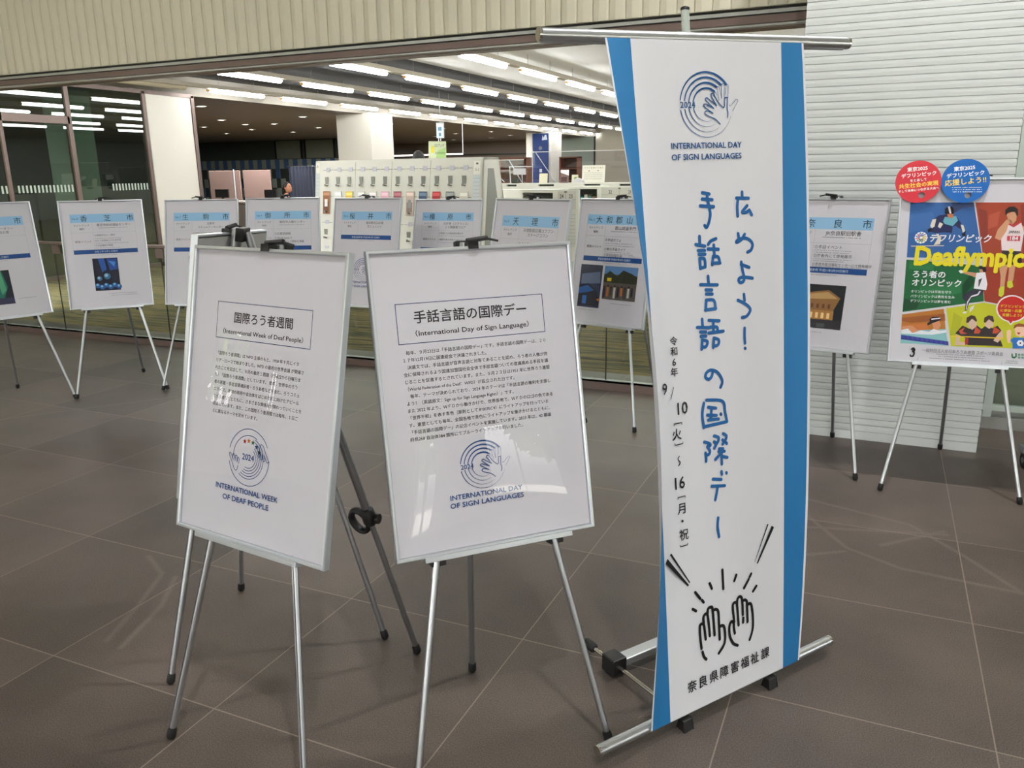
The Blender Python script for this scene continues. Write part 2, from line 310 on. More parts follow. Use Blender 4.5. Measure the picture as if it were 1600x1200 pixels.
LOGO_BACK=[[(0.486,0.127),(0.43,0.463),(0.441,0.536),(0.49,0.556),(0.52,0.495),(0.59,0.191)],[(0.59,0.191),(0.595,0.576),(0.626,0.646),(0.674,0.656),(0.709,0.592),(0.684,0.223)],[(0.736,0.32),(0.773,0.577),(0.807,0.622),(0.854,0.593),(0.834,0.223)],[(0.445,0.095),(0.33,0.255),(0.321,0.344),(0.363,0.376),(0.412,0.287)],[(0.868,-0.002),(0.928,-0.028),(1.118,0.143),(1.181,0.166),(1.225,0.127),(1.135,-0.003),(1.005,-0.197)]]
ATHLETES=[((48,100,165),[(-259,750),(6,750),(61,494),(-256,493)],1),((52,74,120),[(-85,749),(5,749),(10,730),(-39,724),(-74,699)],2),((60,110,175),[(-258,691),(-162,707),(-135,638),(-256,608)],3),((165,66,42),[(13,750),(305,750),(333,378),(88,371)],4),((160,58,38),[(60,457),(301,431),(315,250),(244,269),(83,299)],5),((140,52,38),[(26,724),(63,712),(77,572),(52,571)],6),((140,52,38),[(195,740),(243,740),(265,456),(227,494)],6),((185,85,60),[(71,692),(116,712),(110,644),(73,628)],7),((22,104,58),[(-257,483),(60,461),(81,299),(-256,236)],8),((40,125,72),[(-190,365),(-14,391),(-17,334),(-191,287)],9),((40,125,72),[(-243,475),(-130,465),(-143,436),(-244,438)],9),((14,75,42),[(-13,370),(19,424),(40,384),(-9,318)],10),((14,75,42),[(-253,301),(-184,287),(-197,253),(-254,243)],10),((188,120,44),[(-257,224),(-82,258),(-66,152),(-255,134)],11),((160,92,38),[(-256,209),(-76,235),(-72,203),(-222,186),(-256,193)],12),((205,120,60),[(-255,176),(-147,185),(-137,153),(-254,139)],13),((142,198,200),[(-255,147),(-67,164),(-51,87),(-255,89)],14),((44,52,140),[(-254,128),(-52,107),(-50,89),(-253,107)],15),((200,204,40),[(-72,260),(81,293),(245,265),(315,248),(327,91),(-39,86)],16),((180,186,36),[(-40,243),(-2,220),(-14,138),(-47,136)],17),((215,150,110),[(-253,168),(-210,174),(-182,150),(-207,137),(-254,147)],18),((215,150,110),[(-127,192),(-96,202),(-89,180),(-100,154),(-117,160)],18),((30,30,40),[(-139,208),(-127,219),(-97,220),(-90,208),(-96,202),(-125,189),(-144,177),(-147,187),(-136,196)],19),((235,235,240),[(-132,210),(-93,216),(-94,211),(-130,204)],20),((235,242,245),[(-255,151),(-227,159),(-207,139),(-171,153),(-137,148),(-119,162),(-92,155),(-65,160),(-64,148),(-121,135),(-188,134),(-254,134)],21),((60,70,165),[(-254,128),(-236,127),(-239,110),(-251,114)],22),((60,70,165),[(-233,126),(-216,125),(-218,108),(-230,111)],22),((60,70,165),[(-212,124),(-195,122),(-198,106),(-209,109)],22),((60,70,165),[(-192,121),(-175,120),(-177,103),(-189,107)],22),((60,70,165),[(-171,119),(-155,118),(-157,101),(-169,105)],22),((60,70,165),[(-151,117),(-134,116),(-137,99),(-148,102)],22),((60,70,165),[(-131,114),(-114,113),(-116,97),(-128,100)],22),((60,70,165),[(-110,112),(-94,111),(-96,94),(-108,98)],22),((60,70,165),[(-90,110),(-74,109),(-76,92),(-87,96)],22),((60,70,165),[(-70,108),(-54,107),(-56,90),(-67,93)],22),((205,150,120),[(-16,435),(4,433),(43,427),(42,406),(20,414),(-13,424)],23),((205,150,120),[(50,445),(64,449),(71,429),(55,429)],23),((40,34,34),[(50,453),(60,461),(76,460),(81,434),(69,431),(63,445),(51,445)],24),((240,240,244),[(-34,435),(-25,440),(-12,436),(-12,427),(-24,424)],25),((240,240,244),[(41,428),(76,432),(89,378),(86,350),(35,356),(38,396)],25),((70,72,84),[(52,397),(66,405),(56,366),(53,366)],26),((56,56,72),[(34,354),(79,349),(66,324),(28,310),(18,278),(14,253),(5,253),(7,294),(-8,310),(-8,326)],27),((230,230,235),[(59,346),(65,345),(56,326),(27,315),(15,286),(12,257),(9,257),(12,294),(27,322),(52,332)],28),((230,230,235),[(-2,245),(12,251),(13,240),(-1,240)],28),((230,230,235),[(26,266),(43,281),(40,263),(27,246)],28),((212,158,120),[(142,696),(169,710),(184,696),(183,669),(170,651),(153,664)],29),((212,158,120),[(112,626),(144,672),(163,674),(170,653),(154,633),(126,578),(103,588)],29),((212,158,120),[(201,653),(231,629),(255,590),(238,582),(215,613)],29),((36,28,28),[(137,696),(136,716),(150,730),(171,732),(186,720),(189,696),(185,686),(176,708),(148,705),(142,692)],30),((240,225,225),[(153,648),(174,641),(204,659),(218,613),(212,530),(135,533),(129,584),(148,621)],31),((200,60,70),[(154,650),(175,637),(204,659),(200,665),(174,647),(159,656)],32),((200,60,70),[(152,599),(205,599),(205,576),(153,576)],32),((50,40,48),[(137,533),(212,530),(222,469),(138,467)],33),((210,158,122),[(127,469),(166,468),(160,416),(158,370),(141,359),(140,415)],34),((210,158,122),[(170,468),(196,468),(191,395),(170,392),(171,432)],34),((205,215,60),[(137,356),(142,367),(159,370),(159,332),(149,320),(138,327)],35),((205,215,60),[(168,392),(187,397),(194,369),(181,361),(169,368)],35),((30,40,88),[(-160,669),(-132,691),(-103,695),(-58,683),(-37,651),(-16,615),(-23,603),(-39,627),(-62,643),(-73,639),(-74,610),(-104,614),(-140,608),(-171,617),(-163,642)],36),((105,175,190),[(-109,683),(-62,687),(-53,667),(-73,641),(-107,651),(-115,663)],37),((232,226,205),[(-160,671),(-144,675),(-149,638),(-162,629),(-167,642)],38),((232,226,205),[(-41,649),(-29,646),(-20,619),(-29,611)],38),((232,226,205),[(-140,608),(-117,589),(-120,557),(-146,552),(-131,585)],38),((232,226,205),[(-129,659),(-114,651),(-124,630),(-135,638)],38),((24,22,28),[(-110,699),(-111,720),(-101,731),(-83,732),(-73,716),(-73,696),(-103,695)],39),((24,22,28),[(-177,626),(-161,634),(-156,618),(-174,611)],39),((24,22,28),[(-34,607),(-18,609),(-15,597),(-29,595)],39),((230,230,235),[(-100,731),(-91,732),(-83,699),(-90,699)],40),((200,120,70),[(-101,696),(-73,697),(-77,677),(-92,679)],41),((210,200,190),[(-244,548),(-103,553),(-103,548),(-240,544)],42),((50,42,44),[(-26,146),(1,184),(33,169),(57,190),(81,171),(94,147),(109,96),(29,95),(16,127)],43),((50,42,44),[(80,171),(96,188),(124,177),(144,190),(162,167),(155,138),(173,95),(109,96),(94,143)],43),((220,190,170),[(18,201),(38,216),(59,207),(59,182),(42,165),(25,181)],44),((220,190,170),[(89,208),(107,219),(127,210),(127,189),(112,173),(95,184)],44),((220,190,170),[(-23,142),(-3,134),(-8,110),(21,105),(20,93),(-23,93)],44),((220,190,170),[(151,154),(164,171),(171,139),(150,112),(132,121)],44),((74,54,44),[(15,197),(16,221),(34,233),(50,229),(59,211),(57,202),(38,217),(24,197)],45),((74,54,44),[(87,204),(88,224),(104,235),(122,232),(129,210),(126,203),(107,217),(94,200)],45),((200,80,50),[(-12,159),(12,176),(3,155),(25,148),(-3,143)],46),((200,80,50),[(55,182),(78,163),(72,150),(51,149)],46),((200,80,50),[(130,186),(157,167),(144,154),(126,153)],46),((240,205,30),[(-45,134),(172,136),(172,131),(-45,130)],47),((170,44,48),[(15,119),(23,130),(31,122),(29,97),(18,95)],48),((245,205,175),[(183,168),(192,174),(201,169),(201,149),(200,112),(191,114),(183,148)],49),((245,205,175),[(212,183),(225,196),(246,197),(260,180),(258,155),(240,141),(220,150)],49),((150,85,40),[(209,177),(211,195),(228,204),(253,201),(261,180),(247,189),(222,188)],50),((190,40,50),[(224,162),(238,163),(234,154),(228,155)],51),((40,120,200),[(199,126),(212,139),(268,140),(275,92),(212,89),(210,113)],52),((245,245,245),[(226,114),(232,126),(246,129),(256,115),(250,101),(234,102)],53),((20,20,20),[(237,116),(242,119),(245,113),(240,109)],54),((245,240,235),[(261,271),(260,258),(257,244),(250,232),(240,222),(229,214),(216,209),(202,207),(187,208),(173,212),(160,219),(149,228),(141,240),(135,252),(132,266),(133,280),(137,293),(144,306),(153,316),(165,324),(178,329),(192,331),(207,330),(221,325),(233,319),(244,309),(253,298),(258,285)],55),((245,240,235),[(176,216),(213,217),(197,193)],55),((200,36,36),[(255,271),(254,259),(251,247),(245,236),(236,227),(226,220),(214,215),(201,213),(188,214),(175,217),(164,223),(154,232),(146,242),(141,254),(138,266),(139,279),(142,291),(148,302),(157,311),(168,318),(180,323),(193,325),(206,324),(218,320),(230,314),(240,305),(247,295),(253,283)],56),((200,36,36),[(181,222),(206,219),(196,201)],56),((20,20,20),[(-209,61),(-202,71),(-193,71),(-187,61),(-190,53),(-188,42),(-192,30),(-197,26),(-208,26),(-212,35),(-208,40),(-205,33),(-198,34),(-196,44),(-203,52),(-200,60),(-206,59)],57),((40,120,80),[(209,65),(214,65),(216,53),(222,50),(226,56),(224,68),(230,68),(232,52),(223,43),(212,47)],58),((120,160,140),[(235,66),(245,66),(245,57),(236,57)],59),((120,160,140),[(236,53),(246,53),(246,44),(237,45)],60),((120,160,140),[(248,67),(258,67),(259,58),(249,58)],61),((120,160,140),[(249,54),(259,54),(260,45),(250,45)],62)]
# ------------------------------------------------------------------ the setting: hall
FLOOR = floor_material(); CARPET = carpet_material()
WALLW = mat('white_wall_paint', (214, 212, 204), .8, var=.02, scale=3)
CREAM = mat('cream_ribbed_panel', (212, 208, 188), .6, var=.03, scale=3)
CEILW = mat('white_ceiling_paint', (226, 226, 224), .9, var=.01, scale=2)
DKPAINT = mat('dark_grey_ceiling_paint', (60, 60, 63), .8, var=.05, scale=2)
BROWN = mat('brown_grey_metal', (112, 96, 90), .4, .35, var=.05, scale=4)
SIDING = mat('pale_siding_paint', (207, 213, 212), .55, var=.025, scale=5)
PALEGREEN = mat('pale_green_metal', (188, 200, 194), .4, .3, var=.03)
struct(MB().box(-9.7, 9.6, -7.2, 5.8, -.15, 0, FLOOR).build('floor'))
struct(MB().box(-28.5, 6.3, 5.8, 36.3, -.15, 0, CARPET).build('floor_library'))
struct(MB().box(-9.7, 9.6, -7.2, 5.25, 5.0, 5.2, CEILW).build('ceiling'))

def wall_open(name, axis, at, th, a0, a1, z1, opens, m):
    """wall along an axis with rectangular openings (a, b, low, high)"""
    mb = MB()
    def seg(p, q, lo, hi):
        if q - p < 1e-4 or hi - lo < 1e-4: return
        if axis == 'y': mb.box(at, at + th, p, q, lo, hi, m)
        else: mb.box(p, q, at, at + th, lo, hi, m)
    x = a0
    for a, b, lo, hi in opens:
        seg(x, a, 0, z1); seg(a, b, 0, lo); seg(a, b, hi, z1); x = b
    seg(x, a1, 0, z1); return struct(mb.build(name))
def window(name, axis, at, a, b, lo, hi, bars, m=ALU_DK):
    f = MB(); g = MB(); e = .03
    def bx(mb, p, q, l, h, t, mm):
        if axis == 'y': mb.box(at - t, at + t, p, q, l, h, mm)
        else: mb.box(p, q, at - t, at + t, l, h, mm)
    bx(f, a, b, lo, lo + e, e, m); bx(f, a, b, hi - e, hi, e, m)
    for i in range(bars + 1):
        p = a + (b - a - e) * i / bars; bx(f, p, p + e, lo + e, hi - e, e, m)
    o = struct(f.build(name)); bx(g, a + e, b - e, lo + e, hi - e, .004, HALLPANE); g.build('glass_pane', o); return o
HALLPANE = pane('window_glass', (252, 252, 252), 1.5)
RW = [(-4.95, -4.45, .12, 2.1), (-3.15, -1.35, .35, 1.8), (-.3, .5, .35, 1.8), (2.4, 4.2, .35, 2.4)]  # last openings here are added to light the posters from the east
LW = [(-4.85, -4.45, 1.0, 1.7), (-3.95, -3.3, 1.0, 2.1), (.2, 2.0, .5, 2.1)]  # last opening added for more light from the west
BW = [(-7.4, -5.4, .1, 2.2), (-1.2, -.2, .1, 2.2), (4.2, 6.2, .1, 2.3)]  # unseen openings added for light onto the poster fronts
wall_open('wall_east', 'y', 9.4, .2, -7.2, 5.3, 5.0, RW, WALLW)
wall_open('wall_west', 'y', -9.7, .2, -7.2, 5.25, 5.0, LW, CREAM)
wall_open('wall_south', 'x', -7.2, .2, -9.5, 9.4, 5.0, BW, WALLW)
n_w = 1
for a, b, lo, hi in RW: window('window_%d' % n_w, 'y', 9.5, a, b, lo, hi, 2); n_w += 1
for a, b, lo, hi in LW: window('window_%d' % n_w, 'y', -9.6, a, b, lo, hi, 4); n_w += 1
for a, b, lo, hi in BW: window('window_%d' % n_w, 'x', -7.1, a, b, lo, hi, 2); n_w += 1
GROUND = mat('pale_pavement', (176, 174, 162), .95, var=.3, scale=3)  # pale pavement, brightened to strengthen window reflections in the posters
struct(MB().box(9.8, 45, -30, 20, -.3, -.15, GROUND).box(-45, -9.9, -30, 5, -.3, -.15, GROUND).box(-9.8, 9.7, -40, -7.4, -.3, -.15, GROUND).build('ground'))
LEAF = [mat('leaf_green_a', (92, 124, 56), .6, var=.25, scale=2), mat('leaf_green_b', (128, 150, 74), .6, var=.25, scale=2)]
BARK = mat('tree_bark', (84, 70, 58), .9, var=.2)
def tree(x, y, h, r, label):
    t = empty('garden_tree', label, 'tree', (x, y, -.15), group='trees outside the hall windows')
    MB().tube((0, 0, -.02), (0, 0, h * .6), .13, BARK, .08).build('trunk', t)
    rr = random.Random(int(x * 10 + y)); mb = MB()
    for i in range(900):
        while True:
            p = Vector((rr.uniform(-1, 1), rr.uniform(-1, 1), rr.uniform(-1, 1)))
            if .35 < p.length < 1: break
        p = Vector((p.x * r, p.y * r, h * .66 + p.z * h * .38)); a = Vector((rr.uniform(-1, 1), rr.uniform(-1, 1), rr.uniform(-1, 1))).normalized(); b = a.orthogonal().normalized(); s = .16
        mb.add([p - a * s - b * s * .6, p + a * s - b * s * .6, p + a * s + b * s * .6, p - a * s + b * s * .6], [(0, 1, 2, 3)], LEAF[i % 2])
    mb.build('foliage', t)
for i, (x, y, h, r) in enumerate([(13.2, -6.5, 4.6, 1.7), (13.6, -2.6, 4.2, 1.6), (13.0, 1.0, 4.8, 1.7), (-13.4, -5.4, 4.2, 1.5), (-13.6, -1.8, 4.6, 1.6)]):
    tree(x, y, h, r, 'leafy garden tree beyond the %s windows, %s from the back of the hall' % (('east', ORD[i]) if i < 3 else ('west', ORD[i - 3])))

# upper ribbed wall, beam, curb
mb = MB(); P = .107; x = -9.5; prof = []
while x < -.46:
    prof += [(x, 5.262), (x + .006, 5.272), (x + .012, 5.262), (x + .05, 5.252), (x + .095, 5.258)]; x += P
prof = [p for p in prof if p[0] < -.46] + [(-.46, 5.262)]
vs = [(a, b, 2.415) for a, b in prof] + [(a, b, 5.0) for a, b in prof]; n = len(prof)
mb.add(vs, [(i, i + 1, n + i + 1, n + i) for i in range(n - 1)], CREAM).box(-9.5, -.46, 5.28, 5.4, 2.415, 5.0, CREAM)
struct(mb.build('wall_north'))
mb = MB(); LIGHTM = mat('silver_trim', (176, 178, 174), .35, .5, var=.03)
mb.box(-11.3, -.46, 5.30, 5.40, 2.396, 2.414, BLACK).box(-11.3, -.46, 5.262, 5.40, 2.376, 2.396, LIGHTM).box(-11.3, -.46, 5.285, 5.40, 2.368, 2.376, BLACK).box(-11.3, -.46, 5.27, 5.40, 2.326, 2.368, BROWN)
mb.tube((-11.3, 5.285, 2.316), (-.46, 5.285, 2.316), .012, LIGHTM, n=10).box(-11.3, -.46, 5.285, 5.40, 2.300, 2.326, BROWN)
struct(mb.build('trim_1'))
struct(MB().box(-11.3, -.46, 5.30, 5.325, 0, .064, BROWN).box(-11.3, -.46, 5.3, 5.37, .055, .064, LIGHTM).build('trim_2'))
# right wall of lapped siding
mb = MB(); prof = [(4.796, 0), (4.796, .05)]
z = .05
while z < 5.0:
    prof += [(4.8020, z), (4.8020, z + .0026), (4.7958, z + .0027), (4.7955, z + .021), (4.7972, z + .0376), (4.8020, z + .038)]; z += .038
prof.append((4.806, z)); nP = len(prof)
L = [(-.46, a, b) for a, b in prof]; Rr = [(.575 + (4.8 - a) * .9, a, b) for a, b in prof]
bk = [(-.46, 5.5, b) for a, b in prof] + [(.575, 5.5, b) for a, b in prof]
mb.add(L + Rr + bk, [(i, nP + i, nP + i + 1, i + 1) for i in range(nP - 1)] + [(nP + i, 3 * nP + i, 3 * nP + i + 1, nP + i + 1) for i in range(nP - 1)] + [(2 * nP + i, i, i + 1, 2 * nP + i + 1) for i in range(nP - 1)], SIDING)
struct(mb.build('wall_right'))
# glazed bay right of the siding
mb = MB(); mb.box(.60, 3.2, 5.30, 5.5, 0, .07, mat('grey_sill_metal', (150, 150, 146), .5, .3)).box(.60, 3.2, 5.31, 5.35, .108, .142, PALEGREEN).box(.645, .69, 5.312, 5.352, .07, 2.3, PALEGREEN).box(1.9, 1.945, 5.312, 5.352, .07, 2.3, PALEGREEN).box(.60, 3.2, 5.3, 5.4, 2.3, 2.42, BROWN)
o = struct(mb.build('window_11')); MB().box(.69, 1.9, 5.328, 5.334, .142, 2.3, GLASS).box(1.945, 3.2, 5.328, 5.334, .142, 2.3, GLASS).build('glass_pane', o)
struct(MB().box(.575, 9.4, 5.28, 5.45, 2.42, 5.0, CREAM).box(3.2, 9.4, 5.28, 5.45, 0, 2.42, WALLW).build('wall_north_east'))

# hall ceiling lamps
LAMPM = mat('lamp_diffuser', (255, 250, 240), .5, var=0, emit=6)
def hall_lamp(x, y, label):
    t = empty('ceiling_lamp', label, 'ceiling light', (x, y, 5.0), group='recessed round lamps of the hall ceiling')
    MB().ring((0, 0, -.004), (1, 0, 0), (0, 1, 0), .085, .010, FRAME_W).build('lamp_ring', t)
    MB().lathe((0, 0, -.001), (0, 0, -1), [(0, .08), (.004, .076)], LAMPM).build('diffuser', t)
    l = bpy.data.lights.new('lamp', 'AREA'); l.shape = 'DISK'; l.size = .15; l.energy = LAMP_W; l.color = (1.0, .985, .965)
    lo = bpy.data.objects.new('lamp', l); COL.objects.link(lo); lo.parent = t; lo.location = (0, 0, -.012)
for x, y, wh in ((.6, 3.65, 'nearest the siding wall'), (.6, 0, 'over the middle of the hall'), (-6.2, 0, 'toward the west wall'), (4.4, -3.6, 'at the back near the east windows')):
    hall_lamp(x, y, 'round recessed hall ceiling lamp ' + wh)

# ------------------------------------------------------------------ framed posters and easels
NAVY = (28, 56, 104); LOGOB = (22, 72, 132); BLUE = (34, 98, 158); INKB = (22, 22, 24); HEAD = (150, 198, 230); BAR = (24, 78, 142)

def day_logo(s, u, v, r, c, words=None):
    for i, (rr, a1, b1) in enumerate(((1, 38, 340), (.838, 46, 303), (.675, 52, 297), (.51, 50, 293))):
        s.arc(u, v, r * rr, 172, a1, r * .036, c, w1=r * .075); s.arc(u, v, r * rr, 189, b1, r * .032, c, w1=r * .006)
    for st in LOGO_BACK: s.smooth([(u + a * r, v + b * r) for a, b in st], r * .014, c)
    for st in LOGO_FRONT: s.smooth([(u + a * r, v + b * r) for a, b in st], r * .034, c)
    s.text('2024', u - r * .715, v - r * .095, r * .27, c, bold=.02, fit=r * .56, base=True)
def week_logo(s, u, v, r, c):
    w = r * .024
    s.arc(u, v, r, 28, 168, w, c); s.arc(u, v, r, -165, 2, w, c)
    s.arc(u, v, r * .77, 62, 185, w, c)
    for i, q in enumerate((.74, .645, .55, .455, .36)): s.arc(u - r * .02, v - r * .02, r * q, 66 - i * 4, -112 - (4 - i) * 3, w, c)
    for sgn in (1, -1):
        pts = [[(.5, .36), (.56, .54), (.68, .50), (.80, .30), (.98, .02), (.90, -.02), (.76, .20)], [(.76, .20), (.80, .02), (.72, .0), (.66, .22)], [(.66, .22), (.66, .04), (.58, .04), (.56, .26)], [(.56, .26), (.52, .08), (.46, .12), (.48, .3)]]
        for st in pts: s.smooth([(u + sgn * a * r, v + sgn * b * r) for a, b in st], w, c)
    for a, cc in zip((112, 92, 71, 48, 26), ((170, 40, 40), (214, 120, 40), (40, 110, 70), (34, 60, 110), (40, 34, 36))):
        x, y = u - r * .02 + r * .58 * math.cos(R(a)), v + r * .58 * math.sin(R(a))
        s.poly([(x + r * (.1 if k % 2 == 0 else .042) * math.sin(R(36 * k)), y + r * (.1 if k % 2 == 0 else .042) * math.cos(R(36 * k))) for k in range(10)], cc)
    s.text('2024', u - r * .02, v - r * .1, r * .3, c, bold=.02, base=True)

def print_day(s):
    s.outline(-210, 180, 528, 627, 1.8, NAVY)
    s.text('手話言語の国際デー', -17, 592, 33, INKB, bold=.016, fit=297); s.text('（International Day of Sign Language）', -15, 553, 17, INKB, bold=.012, fit=300)
    for i, l in enumerate(['　毎年、９月23日は「手話言語の国際デー」です。手話言語の国際デーは、２０', '１７年12月19日に国連総会で決議されました。', '　決議文では、手話言語が音声言語と対等であることを認め、ろう者の人権が完', '全に保障されるよう国連加盟国社会全体で手話言語ついての意識高める手段を講', 'じることを促進するとされています。また、９月２３日は1951 年に世界ろう連盟', '（World Federation of the Deaf：WFD）が設立された日です。', '　毎年、テーマが決められており、2024 年のテーマは「手話言語の権利を主張し', 'よう！（英語原文：Sign up for Sign Language Rights）」です。', 'また 2022 年より、ＷＦＤから働きかけで、世界各地で、ＷＦＤのロゴの色である', '「世界平和」を表す青色（原則として＃007EC4）にライトアップを行っていま', 'す。連盟としても毎年、全国各地で青色にライトアップを働きかけるとともに、', '「手話言語の国際デー」の記念イベントを実施しています。2023 年は、42 都道', '府県268 自治体384 箇所にてブルーライトアップを行いました。']):
        s.text(l, -205, 507 - 17.6 * i, 10.7, INKB, al='l', bold=.008)
    day_logo(s, -24, 210, 60, LOGOB)
    s.text('INTERNATIONAL DAY', -21, 131, 17.5, LOGOB, bold=.022, fit=194, base=True); s.text('OF SIGN LANGUAGES', -21, 111, 17.5, LOGOB, bold=.022, fit=198, base=True)
def print_week(s):
    s.outline(-172, 165, 521, 616, 1.8, NAVY)
    s.text('国際ろう者週間', -3, 578, 30, INKB, bold=.016, fit=207); s.text('（International Week of Deaf People）', -3, 541, 16, INKB, bold=.012, fit=284)
    for i, l in enumerate(['「国際ろう者週間」は WFD 主導のもと、1958 年 9 月にイタ', 'リア・ローマで始まりました。WFD の最初の世界会議 が開催さ', 'れたことを記念して、９月の最終１週間（月曜日から日曜日ま', 'で）「国際ろう者週間」としています。 毎年、世界中のろう', '者の家族・手話言語通訳者・ろうあ者などを含む、ろうコミュ', 'ニティで、各地の政府や自治体をはじめ市民に向けたアピール', 'を当事者などとともに、さまざまな関係者が関わっていくことを', '促進しています。また、この国際ろう者週間では毎年、１日ご', 'とに異なるテーマを定めています。']):
        s.text(l, -166, 482 - 19 * i, 11.0, INKB, al='l', bold=.008)
    week_logo(s, -18, 227, 73, LOGOB)
    s.text('INTERNATIONAL WEEK', -18, 131, 19.5, LOGOB, bold=.022, fit=226, base=True); s.text('OF DEAF PEOPLE', -19, 105.5, 19.5, LOGOB, bold=.022, fit=168, base=True)

GREYL = (150, 152, 158)
def city(no, chars, us, r1, rows, bar, pic=None, bar_v=(383, 412), bar_u=0):
    def f(s):
        s.rect(-204, 205, 603, 662, HEAD)
        if no: s.text('No.' + no, -192, 631, 19, (40, 84, 130), al='l')
        for ch, u in zip(chars, us): s.text(ch, u, 632, 46, (20, 40, 60), bold=.004)
        lo = bar_v[1]
        for u in (-204, -69, 205): s.rect(u - .4, u + .4, lo, 603, GREYL)
        if rows: s.rect(-204, 205, 533.6, 534.4, GREYL)
        s.text('ライトアップ', -137, 583, 17, (60, 62, 66)); s.text('場所', -137, 559, 17, (60, 62, 66))
        n = len(r1)
        for i, (t, z) in enumerate(r1):
            if t is None: s.marks(-30, 585 - i * 22, 190, 7)
            else: s.text(t, 68, (584 if n > 1 else 572) - i * 25, z, (50, 52, 56))
        if rows:
            s.text('啓発イベント', -137, 470, 18, (60, 62, 66))
            for v, t, z in rows:
                if t is None: s.marks(-60, v, z, 6)
                else: s.text(t, -64, v, z, (50, 52, 56), al='l')
        s.rect(-204, 205, bar_v[0], bar_v[1], BAR, 2)
        if bar: s.text(bar, bar_u, sum(bar_v) / 2, 15, (226, 236, 246))
        s.marks(-60, bar_v[0] - 10, 130, 5)
        if pic: pic(s)
    return f
def pic_crystal(s):
    s.rect(-95, 66, 122, 350, (14, 22, 44)); s.poly([(-60, 348), (-20, 348), (-10, 270), (-40, 250)], (40, 90, 170)); s.poly([(-5, 345), (60, 345), (62, 270), (10, 262)], (26, 74, 150)); s.poly([(5, 330), (50, 320), (40, 285)], (70, 140, 214))
    for u, v, r in ((-62, 208, 16), (-12, 222, 22)): s.disc(u, v, r, (60, 110, 150)); s.disc(u - r * .25, v + r * .3, r * .55, (150, 196, 216))
    for i in range(6): s.disc(-78 + 27 * i, 158 - (i % 2) * 12, 17, (40, 96, 160)); s.disc(-80 + 27 * i, 164 - (i % 2) * 12, 8, (130, 190, 220))
    s.marks(-16, 99, 190, 6); s.marks(0, 86, 170, 5)
def pic_night_blue(s):
    s.rect(-95, 80, 122, 352, (36, 38, 46)); s.rect(-95, 80, 122, 180, (50, 54, 60)); s.poly([(-95, 275), (60, 255), (60, 238), (-95, 255)], (30, 110, 190)); s.poly([(-95, 240), (70, 225), (70, 185), (-95, 190)], (24, 84, 150))
    for i in range(5): s.rect(-85 + i * 30, -66 + i * 30, 196, 222, (60, 140, 210))
    s.marks(-90, 100, 150, 6)
def pic_aurora(s):
    s.rect(-90, 55, 88, 312, (34, 42, 50)); s.poly([(-60, 310), (10, 310), (30, 200), (0, 130), (-70, 130)], (40, 120, 104)); s.poly([(-30, 300), (5, 300), (20, 180), (-10, 150)], (90, 170, 130)); s.rect(-90, 55, 88, 130, (60, 60, 90)); s.marks(80, 118, 110, 6)
def pic_station(s):
    s.rect(-130, 120, 105, 325, (34, 40, 44)); s.poly([(-130, 270), (40, 300), (100, 262), (70, 190), (-130, 190)], (150, 110, 66)); s.poly([(-130, 262), (36, 290), (90, 258), (-130, 246)], (196, 160, 104)); s.rect(-130, 76, 150, 196, (180, 130, 70))
    for i in range(7): s.rect(-124 + i * 28, -110 + i * 28, 156, 184, (246, 214, 150)); s.rect(-124 + i * 28, -112 + i * 28, 206, 228, (110, 70, 40))
    s.rect(-130, 120, 105, 150, (52, 50, 56)); s.rect(-60, -44, 120, 148, (190, 110, 60)); s.rect(0, 40, 110, 130, (80, 90, 90)); s.marks(-90, 84, 120, 6)
def pic_two(s):
    s.rect(-212, -55, 100, 359, (40, 52, 84)); s.poly([(-212, 359), (-55, 359), (-55, 290), (-212, 250)], (58, 66, 84)); s.poly([(-200, 300), (-70, 320), (-60, 250), (-200, 240)], (100, 116, 144)); s.poly([(-212, 230), (-150, 245), (-90, 215), (-60, 150), (-60, 110), (-212, 110)], (22, 30, 50)); s.poly([(-212, 215), (-150, 235), (-100, 205), (-150, 190), (-212, 180)], (30, 90, 160)); s.poly([(-80, 150), (-58, 160), (-58, 140)], (220, 130, 50)); s.rect(-180, -150, 120, 170, (40, 110, 190))
    s.rect(-40, 190, 159, 358, (96, 90, 82)); s.rect(-40, 190, 310, 358, (96, 140, 190)); s.poly([(-40, 300), (0, 330), (50, 300), (90, 338), (150, 320), (190, 300), (190, 260), (-40, 260)], (54, 58, 40)); s.rect(-16, 14, 268, 288, (236, 206, 40))
    for i in range(9): s.rect(-36 + i * 24, -22 + i * 24, 168 + (i % 3) * 8, 226 + (i * 7) % 14, [(40, 40, 60), (190, 110, 60), (70, 66, 60), (200, 200, 190)][i % 4]); s.disc(-29 + i * 24, 232 + (i * 7) % 14, 7, (60, 46, 40))
    s.marks(-200, 84, 110, 6); s.marks(20, 136, 150, 6)
